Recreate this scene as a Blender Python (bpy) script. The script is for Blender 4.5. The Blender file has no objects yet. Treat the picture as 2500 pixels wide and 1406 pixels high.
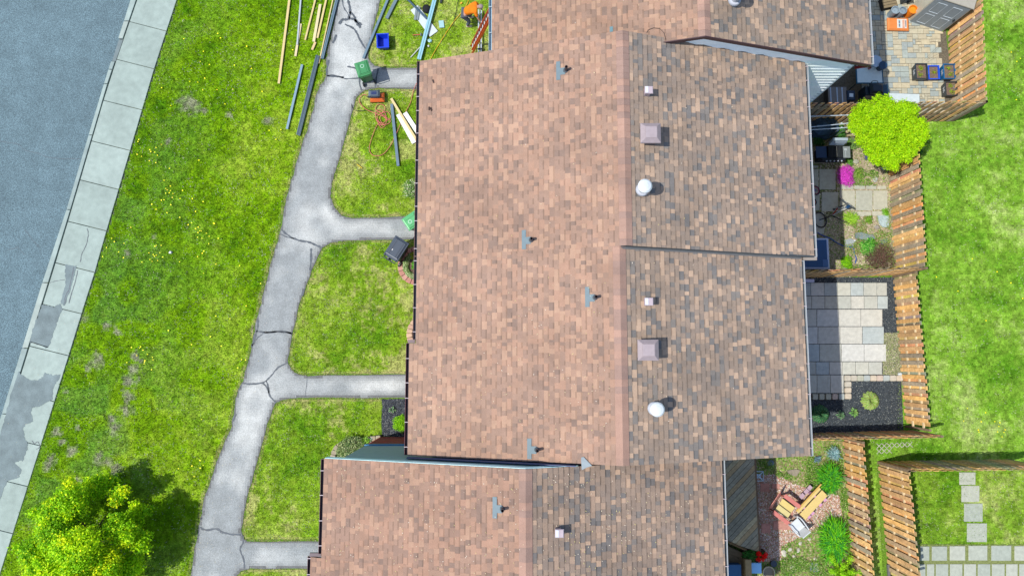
import bpy, math, random
import numpy as np
from mathutils import Vector, Matrix
random.seed(7); RNG = np.random.default_rng(11)
SC = bpy.context.scene; COL = SC.collection
# ---------------- camera, world, sun, exposure ----------------
H = 29.0; F = 1667.0; TH = math.radians(6.06)
cam = bpy.data.cameras.new('camera'); camo = bpy.data.objects.new('camera', cam); COL.objects.link(camo)
camo.location = (0, 0, H); camo.rotation_euler = (TH, 0, 0)
cam.sensor_width = 36; cam.lens = 36 * F / 2500; cam.clip_end = 3000; SC.camera = camo
SDIR = Vector((.646, .15, -1)).normalized()
sun = bpy.data.lights.new('sun', 'SUN'); suno = bpy.data.objects.new('sun', sun); COL.objects.link(suno)
sun.energy = 4.0; sun.angle = math.radians(.53); sun.color = (1, .96, .89)
suno.rotation_euler = SDIR.to_track_quat('-Z', 'Y').to_euler(); suno.location = (-20, -5, 30)
W = bpy.data.worlds.new('World'); SC.world = W; W.use_nodes = True
nt = W.node_tree; sky = nt.nodes.new('ShaderNodeTexSky'); sky.sky_type = 'NISHITA'; sky.sun_disc = False
sky.sun_elevation = math.asin(-SDIR.z); sky.sun_rotation = math.atan2(-SDIR.x, -SDIR.y) % (2 * math.pi)
bg = nt.nodes['Background']; bg.inputs[1].default_value = .15; nt.links.new(sky.outputs[0], bg.inputs[0])
SC.view_settings.view_transform = 'Standard'; SC.view_settings.look = 'None'
SC.view_settings.exposure = .52; SC.view_settings.gamma = 1; SC.view_settings.use_curve_mapping = False
FAC = 1.75
# ---------------- helpers ----------------
def ray(u, v):
    a = (u - 1250) / F; b = (703 - v) / F
    return a, b * math.cos(TH) + math.sin(TH), b * math.sin(TH) - math.cos(TH)
def G(u, v, z=0.0):
    a, y, d = ray(u, v); t = (z - H) / d
    return (a * t, y * t)
def GP(pts, z=0.0): return [G(u, v, z) for u, v in pts]
def lin(c):
    c = c / 255.0
    return c / 12.92 if c <= .04045 else ((c + .055) / 1.055) ** 2.4
def S(r, g, b, k=1.0):
    return tuple(min(.86, lin(x) / FAC * k) for x in (r, g, b))
MATS = {}
def mat(name, col=None, rough=.85, amt=.15, scale=6, amt2=.0, scale2=.6, bump=0, bscale=60, metal=0, spec=.25, src='rgb', trans=0, grain=0, gscale=150):
    if name in MATS: return MATS[name]
    m = bpy.data.materials.new(name); m.use_nodes = True; n = m.node_tree.nodes; l = m.node_tree.links
    b = n['Principled BSDF']; b.inputs['Roughness'].default_value = rough; b.inputs['Metallic'].default_value = metal
    b.inputs['Specular IOR Level'].default_value = spec
    geo = n.new('ShaderNodeNewGeometry')
    if src == 'rgb':
        c = n.new('ShaderNodeRGB'); c.outputs[0].default_value = (*col, 1); out = c.outputs[0]
    elif src == 'col':
        c = n.new('ShaderNodeVertexColor'); c.layer_name = 'Col'; out = c.outputs[0]
    else:
        c = n.new('ShaderNodeObjectInfo'); out = c.outputs['Color']
    def mul(out, sc, am, det=3, stretch=None):
        t = n.new('ShaderNodeTexNoise'); t.inputs['Scale'].default_value = sc; t.inputs['Detail'].default_value = det
        if stretch:
            mp = n.new('ShaderNodeMapping'); mp.inputs['Scale'].default_value = stretch
            l.new(geo.outputs['Position'], mp.inputs[0]); l.new(mp.outputs[0], t.inputs['Vector'])
        else: l.new(geo.outputs['Position'], t.inputs['Vector'])
        r = n.new('ShaderNodeMapRange'); r.inputs[1].default_value = .3; r.inputs[2].default_value = .7
        r.inputs[3].default_value = 1 - am; r.inputs[4].default_value = 1 + am
        l.new(t.outputs[0], r.inputs[0])
        v = n.new('ShaderNodeVectorMath'); v.operation = 'SCALE'; l.new(out, v.inputs[0]); l.new(r.outputs[0], v.inputs['Scale'])
        return v.outputs[0]
    if amt: out = mul(out, scale, amt)
    if amt2: out = mul(out, scale2, amt2)
    if grain: out = mul(out, gscale, grain, 1)
    l.new(out, b.inputs['Base Color'])
    if bump:
        t = n.new('ShaderNodeTexNoise'); t.inputs['Scale'].default_value = bscale; t.inputs['Detail'].default_value = 4
        l.new(geo.outputs['Position'], t.inputs['Vector'])
        bp = n.new('ShaderNodeBump'); bp.inputs['Strength'].default_value = bump; bp.inputs['Distance'].default_value = .02
        l.new(t.outputs[0], bp.inputs['Height']); l.new(bp.outputs[0], b.inputs['Normal'])
    if trans:
        o = n['Material Output']; tr = n.new('ShaderNodeBsdfTranslucent'); mx = n.new('ShaderNodeMixShader'); mx.inputs[0].default_value = trans
        l.new(out, tr.inputs[0]); l.new(b.outputs[0], mx.inputs[1]); l.new(tr.outputs[0], mx.inputs[2]); l.new(mx.outputs[0], o.inputs[0])
    MATS[name] = m; return m
def setp(o, label=None, cat=None, group=None, kind=None):
    for k, v in (('label', label), ('category', cat), ('group', group), ('kind', kind)):
        if v: o[k] = v
    return o
class MB:
    def __init__(s): s.v = []; s.f = []; s.c = []; s.M = None; s.col = (1, 1, 1); s.smooth = False
    def add(s, vs, fs, col=None):
        b = len(s.v)
        if s.M is not None: vs = [tuple(s.M @ Vector(p)) for p in vs]
        s.v += [tuple(p) for p in vs]; s.f += [tuple(b + i for i in f) for f in fs]; s.c += [col or s.col] * len(fs); return s
    def box(s, x, y, z, sx, sy, sz, rot=0, col=None, bev=0, tap=1):
        # z is the bottom
        c, n = math.cos(rot), math.sin(rot); hx, hy = sx / 2, sy / 2
        if bev:
            b = min(bev, hx * .9, hy * .9, sz * .45)
            rings = [(hx - b, hy - b, 0), (hx, hy, b), (hx * tap, hy * tap, sz - b), ((hx - b) * tap, (hy - b) * tap, sz)]
        else: rings = [(hx, hy, 0), (hx * tap, hy * tap, sz)]
        vs = []
        for (a, b2, h) in rings:
            for q, w in ((-1, -1), (1, -1), (1, 1), (-1, 1)):
                px, py = q * a, w * b2; vs.append((x + px * c - py * n, y + px * n + py * c, z + h))
        k = len(rings); fs = [(3, 2, 1, 0), tuple(4 * (k - 1) + i for i in range(4))]
        for r in range(k - 1):
            for i in range(4): j = (i + 1) % 4; fs.append((4 * r + i, 4 * r + j, 4 * r + 4 + j, 4 * r + 4 + i))
        return s.add(vs, fs, col)
    def prism(s, poly, z0, z1, col=None, bottom=True):
        a = sum(poly[i][0] * poly[(i + 1) % len(poly)][1] - poly[(i + 1) % len(poly)][0] * poly[i][1] for i in range(len(poly)))
        if a < 0: poly = poly[::-1]
        n = len(poly); vs = [(x, y, z0) for x, y in poly] + [(x, y, z1) for x, y in poly]
        fs = [tuple(range(n, 2 * n))] + ([tuple(range(n))[::-1]] if bottom else [])
        fs += [(i, (i + 1) % n, n + (i + 1) % n, n + i) for i in range(n)]
        return s.add(vs, fs, col)
    def lathe(s, prof, n=16, x=0, y=0, z=0, col=None, cap=True):
        vs = []; fs = []
        for r, h in prof:
            for i in range(n): a = 2 * math.pi * i / n; vs.append((x + r * math.cos(a), y + r * math.sin(a), z + h))
        for k in range(len(prof) - 1):
            for i in range(n): j = (i + 1) % n; fs.append((k * n + i, k * n + j, k * n + n + j, k * n + n + i))
        if cap:
            fs.append(tuple(range((len(prof) - 1) * n, len(prof) * n)))
            fs.append(tuple(range(n))[::-1])
        return s.add(vs, fs, col)
    def tube(s, pts, r, n=6, col=None, closed=False):
        P = [Vector(p) for p in pts]; m = len(P); vs = []; fs = []
        rr = r if isinstance(r, (list, tuple)) else [r] * m
        for i in range(m):
            if closed: t = P[(i + 1) % m] - P[i - 1]
            else: t = P[min(i + 1, m - 1)] - P[max(i - 1, 0)]
            if t.length < 1e-9: t = Vector((0, 0, 1))
            t.normalize(); up = Vector((0, 0, 1)) if abs(t.z) < .9 else Vector((0, 1, 0))
            a = t.cross(up).normalized(); b = a.cross(t)
            for k in range(n): q = 2 * math.pi * k / n; vs.append(tuple(P[i] + (a * math.cos(q) + b * math.sin(q)) * rr[i]))
        for i in range(m if closed else m - 1):
            i2 = (i + 1) % m
            for k in range(n): k2 = (k + 1) % n; fs.append((i * n + k, i * n + k2, i2 * n + k2, i2 * n + k))
        if not closed: fs += [tuple(range(n)), tuple(range((m - 1) * n, m * n))[::-1]]
        return s.add(vs, fs, col)
    def ellip(s, x, y, z, rx, ry, rz, n=12, m=7, col=None, jit=0, rot=0):
        vs = []; fs = []; c, q = math.cos(rot), math.sin(rot)
        for i in range(1, m):
            p = math.pi * i / m
            for k in range(n):
                a = 2 * math.pi * k / n; j = 1 + random.uniform(-jit, jit)
                px, py = rx * math.sin(p) * math.cos(a) * j, ry * math.sin(p) * math.sin(a) * j
                vs.append((x + px * c - py * q, y + px * q + py * c, z - rz * math.cos(p) * j))
        for i in range(m - 2):
            for k in range(n): k2 = (k + 1) % n; fs.append((i * n + k, i * n + k2, (i + 1) * n + k2, (i + 1) * n + k))
        fs += [tuple(range(n))[::-1], tuple(range((m - 2) * n, (m - 1) * n))]
        return s.add(vs, fs, col)
    def build(s, name, m, parent=None, loc=None, rot=None, smooth=False, color=None, label=None, kind=None, mesh_only=False):
        me = bpy.data.meshes.new(name); me.from_pydata(s.v, [], s.f); me.update()
        ca = me.color_attributes.new('Col', 'FLOAT_COLOR', 'CORNER')
        arr = np.ones((len(me.loops), 4), dtype=np.float32); i = 0
        for p, c in zip(me.polygons, s.c):
            arr[p.loop_start:p.loop_start + p.loop_total, :3] = c
        ca.data.foreach_set('color', arr.ravel())
        if smooth: me.polygons.foreach_set('use_smooth', [True] * len(me.polygons))
        me.materials.append(m)
        if mesh_only: return me
        return link(name, me, parent, loc, rot, color, label, kind)
def link(name, me, parent=None, loc=None, rot=None, color=None, label=None, kind=None):
    o = bpy.data.objects.new(name, me); COL.objects.link(o)
    if parent: o.parent = parent
    if loc: o.location = loc
    if rot: o.rotation_euler = rot
    if color: o.color = (*color, 1)
    if label: o['label'] = label
    if kind: o['kind'] = kind
    return o
def thing(name, label, cat, loc=(0, 0, 0), rz=0, group=None, rot=None):
    o = bpy.data.objects.new(name, None); COL.objects.link(o); o.empty_display_size = .2
    o.location = loc if len(loc) == 3 else (*loc, 0); o.rotation_euler = rot or (0, 0, rz)
    return setp(o, label, cat, group)
def npmesh(name, V, Fc, cols, m, parent=None, nv=4):
    """V (N,nv,3) faces with own verts; cols (N,3)"""
    N = len(V); me = bpy.data.meshes.new(name)
    me.vertices.add(N * nv); me.vertices.foreach_set('co', V.reshape(-1).astype(np.float32))
    me.loops.add(N * nv); me.loops.foreach_set('vertex_index', np.arange(N * nv, dtype=np.int32))
    me.polygons.add(N); me.polygons.foreach_set('loop_start', np.arange(0, N * nv, nv, dtype=np.int32))
    me.update(calc_edges=True)
    ca = me.color_attributes.new('Col', 'FLOAT_COLOR', 'CORNER')
    a = np.ones((N, nv, 4), np.float32); a[:, :, :3] = cols[:, None, :]; ca.data.foreach_set('color', a.ravel())
    me.materials.append(m); return link(name, me, parent)
def vnoise(x, y, sc, seed):
    r = np.random.default_rng(seed).random((256, 256)); x, y = x * math.cos(seed) - y * math.sin(seed), x * math.sin(seed) + y * math.cos(seed); x = x * sc + 500; y = y * sc + 500
    xi = np.floor(x).astype(int); yi = np.floor(y).astype(int); fx = x - xi; fy = y - yi
    fx = fx * fx * (3 - 2 * fx); fy = fy * fy * (3 - 2 * fy); g = lambda a, b: r[a % 256, b % 256]
    return (g(xi, yi) * (1 - fx) + g(xi + 1, yi) * fx) * (1 - fy) + (g(xi, yi + 1) * (1 - fx) + g(xi + 1, yi + 1) * fx) * fy
def inpoly(x, y, poly):
    r = np.zeros(x.shape, bool); n = len(poly)
    for i in range(n):
        x1, y1 = poly[i]; x2, y2 = poly[(i + 1) % n]
        if y1 == y2: continue
        c = ((y1 > y) != (y2 > y)) & (x < (x2 - x1) * (y - y1) / (y2 - y1) + x1); r ^= c
    return r
def dseg(x, y, poly, closed=True):
    d = np.full(x.shape, 1e9); n = len(poly)
    for i in range(n if closed else n - 1):
        x1, y1 = poly[i]; x2, y2 = poly[(i + 1) % n]; dx, dy = x2 - x1, y2 - y1; L = dx * dx + dy * dy + 1e-9
        t = np.clip(((x - x1) * dx + (y - y1) * dy) / L, 0, 1); d = np.minimum(d, np.hypot(x - x1 - t * dx, y - y1 - t * dy))
    return d
def smooth_pts(pts, n=6):
    out = []; P = [np.array(p, float) for p in pts]
    for i in range(len(P) - 1):
        p0 = P[max(i - 1, 0)]; p1 = P[i]; p2 = P[i + 1]; p3 = P[min(i + 2, len(P) - 1)]
        for k in range(n):
            t = k / n; out.append(tuple(.5 * ((2 * p1) + (-p0 + p2) * t + (2 * p0 - 5 * p1 + 4 * p2 - p3) * t * t + (-p0 + 3 * p1 - 3 * p2 + p3) * t ** 3)))
    out.append(tuple(P[-1])); return out
# ---------------- materials ----------------
m_lawn = mat('lawn_turf', src='col', amt=.35, scale=22, grain=.3, gscale=90, bump=.6, bscale=50, spec=.05)
m_blade = mat('grass_blade', src='col', amt=.2, scale=8, spec=.1, trans=.25)
m_leaf = mat('leaf', src='col', amt=.12, scale=10, spec=.2, rough=.6, trans=.3)
m_road = mat('asphalt_road', S(112, 137, 146), amt=.10, scale=1.5, amt2=.10, scale2=.3, grain=.6, gscale=34, bump=.3, bscale=120)
m_path = mat('asphalt_path', src='col', amt=.12, scale=2.2, amt2=.0, grain=.26, gscale=40, bump=.3, bscale=150)
m_conc = mat('concrete', src='obj', amt=.09, scale=4, amt2=.09, scale2=.9, grain=.14, gscale=110, bump=.12, bscale=90)
m_concc = mat('concrete_c', src='col', amt=.08, scale=3, grain=.10, gscale=110, bump=.12, bscale=90)
m_patch = mat('asphalt_patch', S(134, 150, 152), amt=.16, scale=2.5, amt2=.1, scale2=.9, grain=.25, gscale=80)
m_seal = mat('crack_sealant', S(100, 108, 116), amt=.25, scale=12, rough=.6)
m_shin = mat('shingle', src='col', amt=.07, scale=3, amt2=.1, scale2=.6, grain=.16, gscale=90, bump=.25, bscale=260, spec=.1)
m_dark = mat('roof_underlay', S(70, 62, 60), amt=.1)
m_wood = mat('fence_wood', src='obj', amt=.22, scale=9, amt2=.15, scale2=1.5, grain=.12, gscale=60, bump=.2)
m_woodc = mat('wood_c', src='col', amt=.12, scale=9, grain=.1, gscale=60)
m_paint = mat('painted', src='col', amt=.05, scale=5, rough=.55, spec=.4)
m_plas = mat('plastic', src='col', amt=.05, scale=7, rough=.4, spec=.5)
m_metal = mat('metal_c', src='col', amt=.06, scale=8, rough=.6, spec=.3)
m_stone = mat('stone_c', src='col', amt=.18, scale=12, amt2=.1, scale2=2, grain=.15, gscale=90, bump=.3, bscale=60)
m_stoneo = mat('stone_o', src='obj', amt=.10, scale=7, grain=.12, gscale=90, bump=.2, bscale=80)
m_soil = mat('soil', src='col', amt=.25, scale=14, grain=.4, gscale=60, bump=.8, bscale=40)
m_cloth = mat('cloth', src='col', amt=.1, scale=12, rough=.9)
m_skin = mat('skin', S(200, 150, 125), amt=.05)
# ---------------- ground, road, sidewalk ----------------
def line_at(pts, v):
    for (u1, v1), (u2, v2) in zip(pts, pts[1:]):
        if v <= v2 or (u2, v2) == pts[-1]: return (u1 + (u2 - u1) * (v - v1) / (v2 - v1), v)
curbL = [(319, 0), (254, 204), (202, 378), (162, 513), (101, 697), (0, 1024)]
curbR = [(333, 0), (264, 199), (194, 438), (146, 600), (116, 697), (-6, 1090)]
walkR = [(432, 0), (377, 169), (261, 563), (223, 697), (200, 766), (95, 1104), (0, 1402)]
def ext(a, b, t): return (b[0] + (b[0] - a[0]) * t, b[1] + (b[1] - a[1]) * t)
def worldline(pts, far=60):
    w = GP(pts); d0 = (w[0][0] - w[1][0], w[0][1] - w[1][1]); L = math.hypot(*d0)
    a = (w[0][0] + d0[0] / L * far, w[0][1] + d0[1] / L * far)
    d1 = (w[-1][0] - w[-2][0], w[-1][1] - w[-2][1]); L = math.hypot(*d1)
    return [a] + w + [(w[-1][0] + d1[0] / L * far, w[-1][1] + d1[1] / L * far)]
cL, cR, wR = worldline(curbL), worldline(curbR), worldline(walkR)
b = MB(); b.prism([(-900, -900), (900, -900), (900, 900), (-900, 900)], -.3, -.2, col=S(90, 120, 50)); setp(b.build('ground', m_lawn), kind='structure')
b = MB(); b.prism([(x, y) for x, y in cL] + [(cL[-1][0] - 12, cL[-1][1] - 3), (cL[0][0] - 12, cL[0][1] + 3)], -.19, -.11); road = setp(b.build('road', m_road), kind='structure')
for pts in ([(0, 345), (45, 352), (62, 368), (95, 375), (115, 384), (150, 388), (195, 388)], [(3, 60), (14, 48), (16, 36)], [(60, 560), (82, 588), (96, 604), (100, 622)], [(20, 610), (44, 604), (60, 622)]):
    b = MB(); w = GP(pts, -.11)
    for i in range(len(w) - 1):
        (x1, y1), (x2, y2) = w[i], w[i + 1]; b.add([(x1, y1 - .008, -.106), (x2, y2 - .008, -.106), (x2, y2 + .01, -.106), (x1, y1 + .01, -.106)], [(0, 1, 2, 3)])
    b.build('crack', m_seal, road)
# curb pieces
curb = setp(MB().prism([cR[0], cR[-1], wR[-1], wR[0]], -.19, -.05, col=S(120, 130, 110)).build('sidewalk', m_soil), kind='structure')
def lerp(a, b, t): return (a[0] + (b[0] - a[0]) * t, a[1] + (b[1] - a[1]) * t)
vs = [-140, -70, 52, 95, 150, 170, 205, 330, 512, 690, 850, 1010, 1160, 1330, 1500]
def cpt(pts, v):
    if v < pts[0][1]: return (pts[0][0] + (pts[1][0] - pts[0][0]) * (v - pts[0][1]) / (pts[1][1] - pts[0][1]), v)
    return line_at(pts, v)
for i in range(len(vs) - 1):
    a, c = vs[i] + 1, vs[i + 1] - 1
    miss = vs[i] == 95
    pl = [G(*cpt(curbL, a)), G(*cpt(curbL, c)), G(*cpt(curbR, c)), G(*cpt(curbR, a))]
    pl[2] = lerp(pl[1], pl[2], .9); pl[3] = lerp(pl[0], pl[3], .9)
    MB().prism(pl, -.2, -.06 if miss else 0.0).build('curb_stone', m_conc, curb, color=S(*((135, 150, 152) if miss else random.choice([(178, 196, 190), (186, 200, 192), (170, 188, 184)]))))
jr = [-130, -28, 77, 169, 269, 368, 463, 564, 665, 766, 868, 980, 1088, 1187, 1302, 1420]
jl = [v - 24 for v in jr]
def grid_slab(name, quad, z0, z1, parent, color, m=None, gap=.012, label=None, inset_c=True):
    cx = sum(p[0] for p in quad) / 4; cy = sum(p[1] for p in quad) / 4; q = []
    for p in quad:
        dx, dy = cx - p[0], cy - p[1]; L = math.hypot(dx, dy); q.append((p[0] + dx / L * gap * 1.4, p[1] + dy / L * gap * 1.4))
    b = MB(); h = .012
    inner = [(p[0] + (cx - p[0]) / math.hypot(cx - p[0], cy - p[1]) * h, p[1] + (cy - p[1]) / math.hypot(cx - p[0], cy - p[1]) * h) for p in q]
    vs_ = [(x, y, z0) for x, y in q] + [(x, y, z1 - .008) for x, y in q] + [(x, y, z1) for x, y in inner]
    fs_ = [(8, 9, 10, 11)] + [(i, (i + 1) % 4, 4 + (i + 1) % 4, 4 + i) for i in range(4)] + [(4 + i, 4 + (i + 1) % 4, 8 + (i + 1) % 4, 8 + i) for i in range(4)]
    a = sum(q[i][0] * q[(i + 1) % 4][1] - q[(i + 1) % 4][0] * q[i][1] for i in range(4))
    if a < 0: fs_ = [f[::-1] for f in fs_]
    b.add(vs_, fs_); return b.build(name, m or m_conc, parent, color=color, label=label)
for i in range(len(jr) - 1):
    quad = [G(*cpt(curbR, jl[i])), G(*cpt(curbR, jl[i + 1])), G(*cpt(walkR, jr[i + 1])), G(*cpt(walkR, jr[i]))]
    quad[0] = lerp(quad[0], quad[3], .02); quad[1] = lerp(quad[1], quad[2], .02)
    k = random.uniform(-5, 5)
    grid_slab('slab', quad, -.1, .01, curb, S(178 + k, 195 + k, 187 + k), gap=.014)
def c4(pts, ox, oy, s): return [(ox + x / s, oy + y / s) for x, y in pts]
patches = [c4([(345, 145), (380, 150), (440, 165), (470, 150), (500, 135), (508, 190), (480, 260), (455, 330), (430, 410), (400, 490), (375, 500), (320, 470), (250, 455), (245, 440), (275, 330), (310, 240)], 0, 700, 3.347),
           c4([(150, 690), (200, 730), (240, 760), (300, 765), (345, 740), (370, 700), (430, 720), (500, 715), (455, 790), (440, 830), (430, 920), (380, 940), (330, 975), (270, 980), (255, 1020), (270, 1100), (215, 1120), (190, 1160), (205, 1230), (235, 1290), (185, 1420), (120, 1430), (180, 1500), (150, 1560), (60, 1590), (-10, 1770), (-40, 1500), (-10, 1250), (40, 1080), (90, 880)], 0, 700, 3.347),
           [(160, 645), (187, 650), (183, 668), (178, 690), (158, 745), (148, 742), (160, 700), (160, 668)]]
for p in patches:
    w = GP(p); w2 = []
    for i in range(len(w)):
        a, c = w[i], w[(i + 1) % len(w)]
        for t in np.linspace(0, 1, 8)[:-1]: q = lerp(a, c, t); w2.append((q[0] + random.uniform(-.03, .03), q[1] + random.uniform(-.03, .03)))
    MB().prism(w2, -.02, .016).build('asphalt_patch', m_patch, curb)
def ribbon(pts, wpx, z, parent, name, m, jit=.01, world=False):
    w = smooth_pts(pts if world else GP(pts, z), 5); vs_ = []; fs_ = []
    for i, p in enumerate(w):
        q = w[min(i + 1, len(w) - 1)]; r = w[max(i - 1, 0)]; dx, dy = q[0] - r[0], q[1] - r[1]; L = math.hypot(dx, dy) + 1e-9
        ww = wpx / 57.5 / 2 * random.uniform(.6, 1.3); j = random.uniform(-jit, jit)
        nx, ny = -dy / L, dx / L; vs_ += [(p[0] + nx * (ww + j), p[1] + ny * (ww + j), z), (p[0] - nx * (ww - j), p[1] - ny * (ww - j), z)]
    fs_ = [(2 * i, 2 * i + 1, 2 * i + 3, 2 * i + 2) for i in range(len(w) - 1)]
    return MB().add(vs_, fs_).build(name, m, parent)
for pts, wd in [([(213, 558), (215, 575), (210, 598), (200, 620), (196, 640)], 1.6), ([(180, 652), (176, 672), (172, 690), (168, 708), (160, 722), (158, 740)], 2), ([(190, 660), (183, 690), (176, 712), (168, 740)], 2), ([(122, 690), (140, 685), (158, 683)], 1.2), ([(78, 1075), (84, 1083), (92, 1078), (97, 1090), (88, 1096)], 1.6)]:
    ribbon(pts, wd, .0165, curb, 'crack', m_seal)
# ---------------- path ----------------
pl_left = [(858, -140), (835, -40), (824, 0), (809, 87), (797, 143), (796, 188), (776, 221), (758, 293), (728, 385), (700, 481), (682, 576), (658, 654), (640, 732), (627, 780), (614, 849), (593, 929), (575, 971), (566, 1040), (534, 1115), (502, 1208), (485, 1283), (465, 1404), (440, 1530)]
def br(top, bot, xe): return top + [(xe, top[-1][1]), (xe, bot[0][1])] + bot
pr = [(960, -140), (936, -30), (929, 0), (914, 60), (899, 120), (900, 146), (914, 161), (932, 166), (1015, 167)]
pr = pr + [(1090, 172), (1090, 222), (1015, 218), (923, 215), (890, 221), (869, 239), (854, 299), (825, 400), (810, 445), (807, 478), (816, 507), (834, 527), (861, 533), (1018, 528)]
pr = pr + [(1070, 533), (1070, 585), (1018, 585), (849, 587), (813, 591), (786, 606), (762, 660), (730, 744), (712, 825), (703, 879), (709, 900), (727, 914), (751, 917), (993, 913)]
pr = pr + [(1070, 914), (1070, 968), (993, 971), (739, 970), (688, 976), (671, 986), (653, 1034), (614, 1177), (606, 1202), (589, 1292), (592, 1312), (603, 1321), (782, 1321), (860, 1320), (860, 1386), (759, 1387), (609, 1387), (589, 1393), (574, 1410), (545, 1530)]
def dens(poly, n=3, j=.012):
    o = []
    for i in range(len(poly) - 1):
        for k in range(n):
            q = lerp(poly[i], poly[i + 1], k / n); o.append((q[0] + random.uniform(-j, j), q[1] + random.uniform(-j, j)))
    return o + [poly[-1]]
PATH = dens(GP(pl_left), 7, .03) + dens(GP(pr), 5, .022)[::-1]
# path as fine grid so wear can be coloured
def grid_sheet(name, poly, z, res, colf, m, edge=True, zt=.03):
    xs = [p[0] for p in poly]; ys = [p[1] for p in poly]
    b = MB(); b.prism(poly, -.15, z - .004 if False else z, col=(1, 1, 1)); return b
def pathcol(x, y):
    n = vnoise(x, y, .55, 3) * .6 + vnoise(x, y, 1.6, 4) * .4; t = np.clip((n - .35) * 2.2, 0, 1)
    e = np.clip(dseg(x, y, PATH) / .35, 0, 1); t = t * e
    a = np.array(S(168, 174, 175)); c = np.array(S(218, 221, 218)); d = np.array(S(142, 144, 143))
    r = a + (c - a) * t[..., None]; return r + (d - r) * ((1 - e) * .5)[..., None]
def colsheet(name, poly, z, res, cf, m):
    """triangulated sheet clipped to poly: grid cells wholly inside + boundary filled by a thin prism below"""
    xs = np.array([p[0] for p in poly]); ys = np.array([p[1] for p in poly])
    gx = np.arange(xs.min(), xs.max(), res); gy = np.arange(ys.min(), ys.max(), res)
    X, Y = np.meshgrid(gx, gy); cx = X + res / 2; cy = Y + res / 2
    ins = inpoly(cx, cy, poly) & (dseg(cx, cy, poly) > res * .75); x = X[ins]; y = Y[ins]
    V = np.stack([np.stack([x, y], -1), np.stack([x + res, y], -1), np.stack([x + res, y + res], -1), np.stack([x, y + res], -1)], 1)
    V = np.concatenate([V, np.full((*V.shape[:2], 1), z)], -1)
    cols = cf(x + res / 2, y + res / 2)
    return npmesh(name, V, None, cols, m)
base = MB(); base.prism(PATH, -.12, .012, col=S(128, 130, 130)); path = setp(base.build('path', m_path), kind='structure')
o = colsheet('path_wear', PATH, .016, .1, pathcol, m_path); o.parent = path
Z = .021
C2 = lambda pts: c4(pts, 600, 0, 3.347)
C3 = lambda pts: c4(pts, 640, 400, 3.347)
C6 = lambda pts: c4(pts, 560, 780, 3.347)
seals = [(C2([(790, 0), (800, 60), (830, 110), (850, 150)]), 3), (C2([(835, 0), (850, 60), (850, 120), (830, 160), (790, 165), (765, 200)]), 7), (C2([(850, 100), (890, 140), (900, 180), (940, 230)]), 7), (C2([(840, 155), (880, 160), (930, 195), (945, 210)]), 6),
         (C2([(810, 200), (870, 230), (900, 260), (940, 340), (980, 400)]), 5), (C2([(740, 285), (725, 330), (710, 355)]), 6), (C2([(680, 490), (665, 560), (665, 615), (690, 625), (800, 635)]), 5), (C2([(665, 625), (700, 615), (760, 625), (820, 645), (930, 640)]), 3), (C2([(830, 545), (880, 555), (910, 570)]), 4),
         (C2([(930, 610), (930, 680), (945, 735)]), 4), (C2([(1085, 560), (1070, 620), (1058, 720)]), 4),
         (C3([(160, 540), (220, 590), (300, 625), (380, 640), (440, 665), (490, 685)]), 4.5), (C3([(150, 575), (210, 600), (260, 610)]), 3), (C3([(400, 690), (400, 780), (390, 870)]), 5), (C3([(345, 1020), (325, 1080)]), 5), (C3([(0, 1380), (120, 1370), (245, 1385)]), 4),
         (C6([(235, 0), (225, 90), (190, 200), (180, 225)]), 5), (C6([(220, 95), (330, 105), (430, 95), (510, 115)]), 4), (C6([(185, 215), (230, 150), (270, 120)]), 3), (C6([(105, 520), (180, 525), (270, 515), (330, 470), (400, 390), (475, 355)]), 4), (C6([(100, 530), (75, 575)]), 3), (C6([(275, 520), (310, 560), (330, 620), (380, 680)]), 4), (C6([(300, 500), (320, 560), (322, 600)]), 4), (C6([(635, 465), (628, 550), (618, 630)]), 1.2), (C6([(55, 770), (30, 830)]), 5),
         (c4([(1690, 990), (1740, 1015), (1830, 1005), (1880, 1035), (1960, 1050), (2035, 1055)], 0, 1000, 3.4625), 5), (c4([(2050, 1060), (2055, 1120), (2030, 1180), (2060, 1260), (2065, 1340)], 0, 1000, 3.4625), 4)]
for p, w_ in seals: ribbon(p, w_, Z, path, 'sealed_crack', m_seal)
# ---------------- roofs / houses ----------------
P = .333
def rpt(u, v, xr, zr, side):
    a, y, d = ray(u, v)
    if side < 0: t = (zr - P * xr - H) / (d - P * a)
    else: t = (zr + P * xr - H) / (d + P * a)
    return a * t, y * t, H + d * t
PAL_E = [S(206, 176, 154, 1.42), S(188, 162, 144, 1.42), S(166, 147, 134, 1.4), S(156, 139, 128, 1.4), S(150, 136, 128, 1.4), S(128, 127, 128, 1.4), S(112, 116, 122, 1.4), S(172, 150, 134, 1.4)]  # same shingle on both slopes; their sun-angle contrast is painted into two palettes
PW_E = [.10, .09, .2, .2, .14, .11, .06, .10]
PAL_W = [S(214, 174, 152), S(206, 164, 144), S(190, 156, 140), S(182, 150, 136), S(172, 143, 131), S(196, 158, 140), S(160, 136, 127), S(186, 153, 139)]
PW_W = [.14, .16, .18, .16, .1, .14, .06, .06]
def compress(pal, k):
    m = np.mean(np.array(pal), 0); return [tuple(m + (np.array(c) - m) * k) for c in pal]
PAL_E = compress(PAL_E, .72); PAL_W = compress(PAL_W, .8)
CX = .163
LIB = {}
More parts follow.
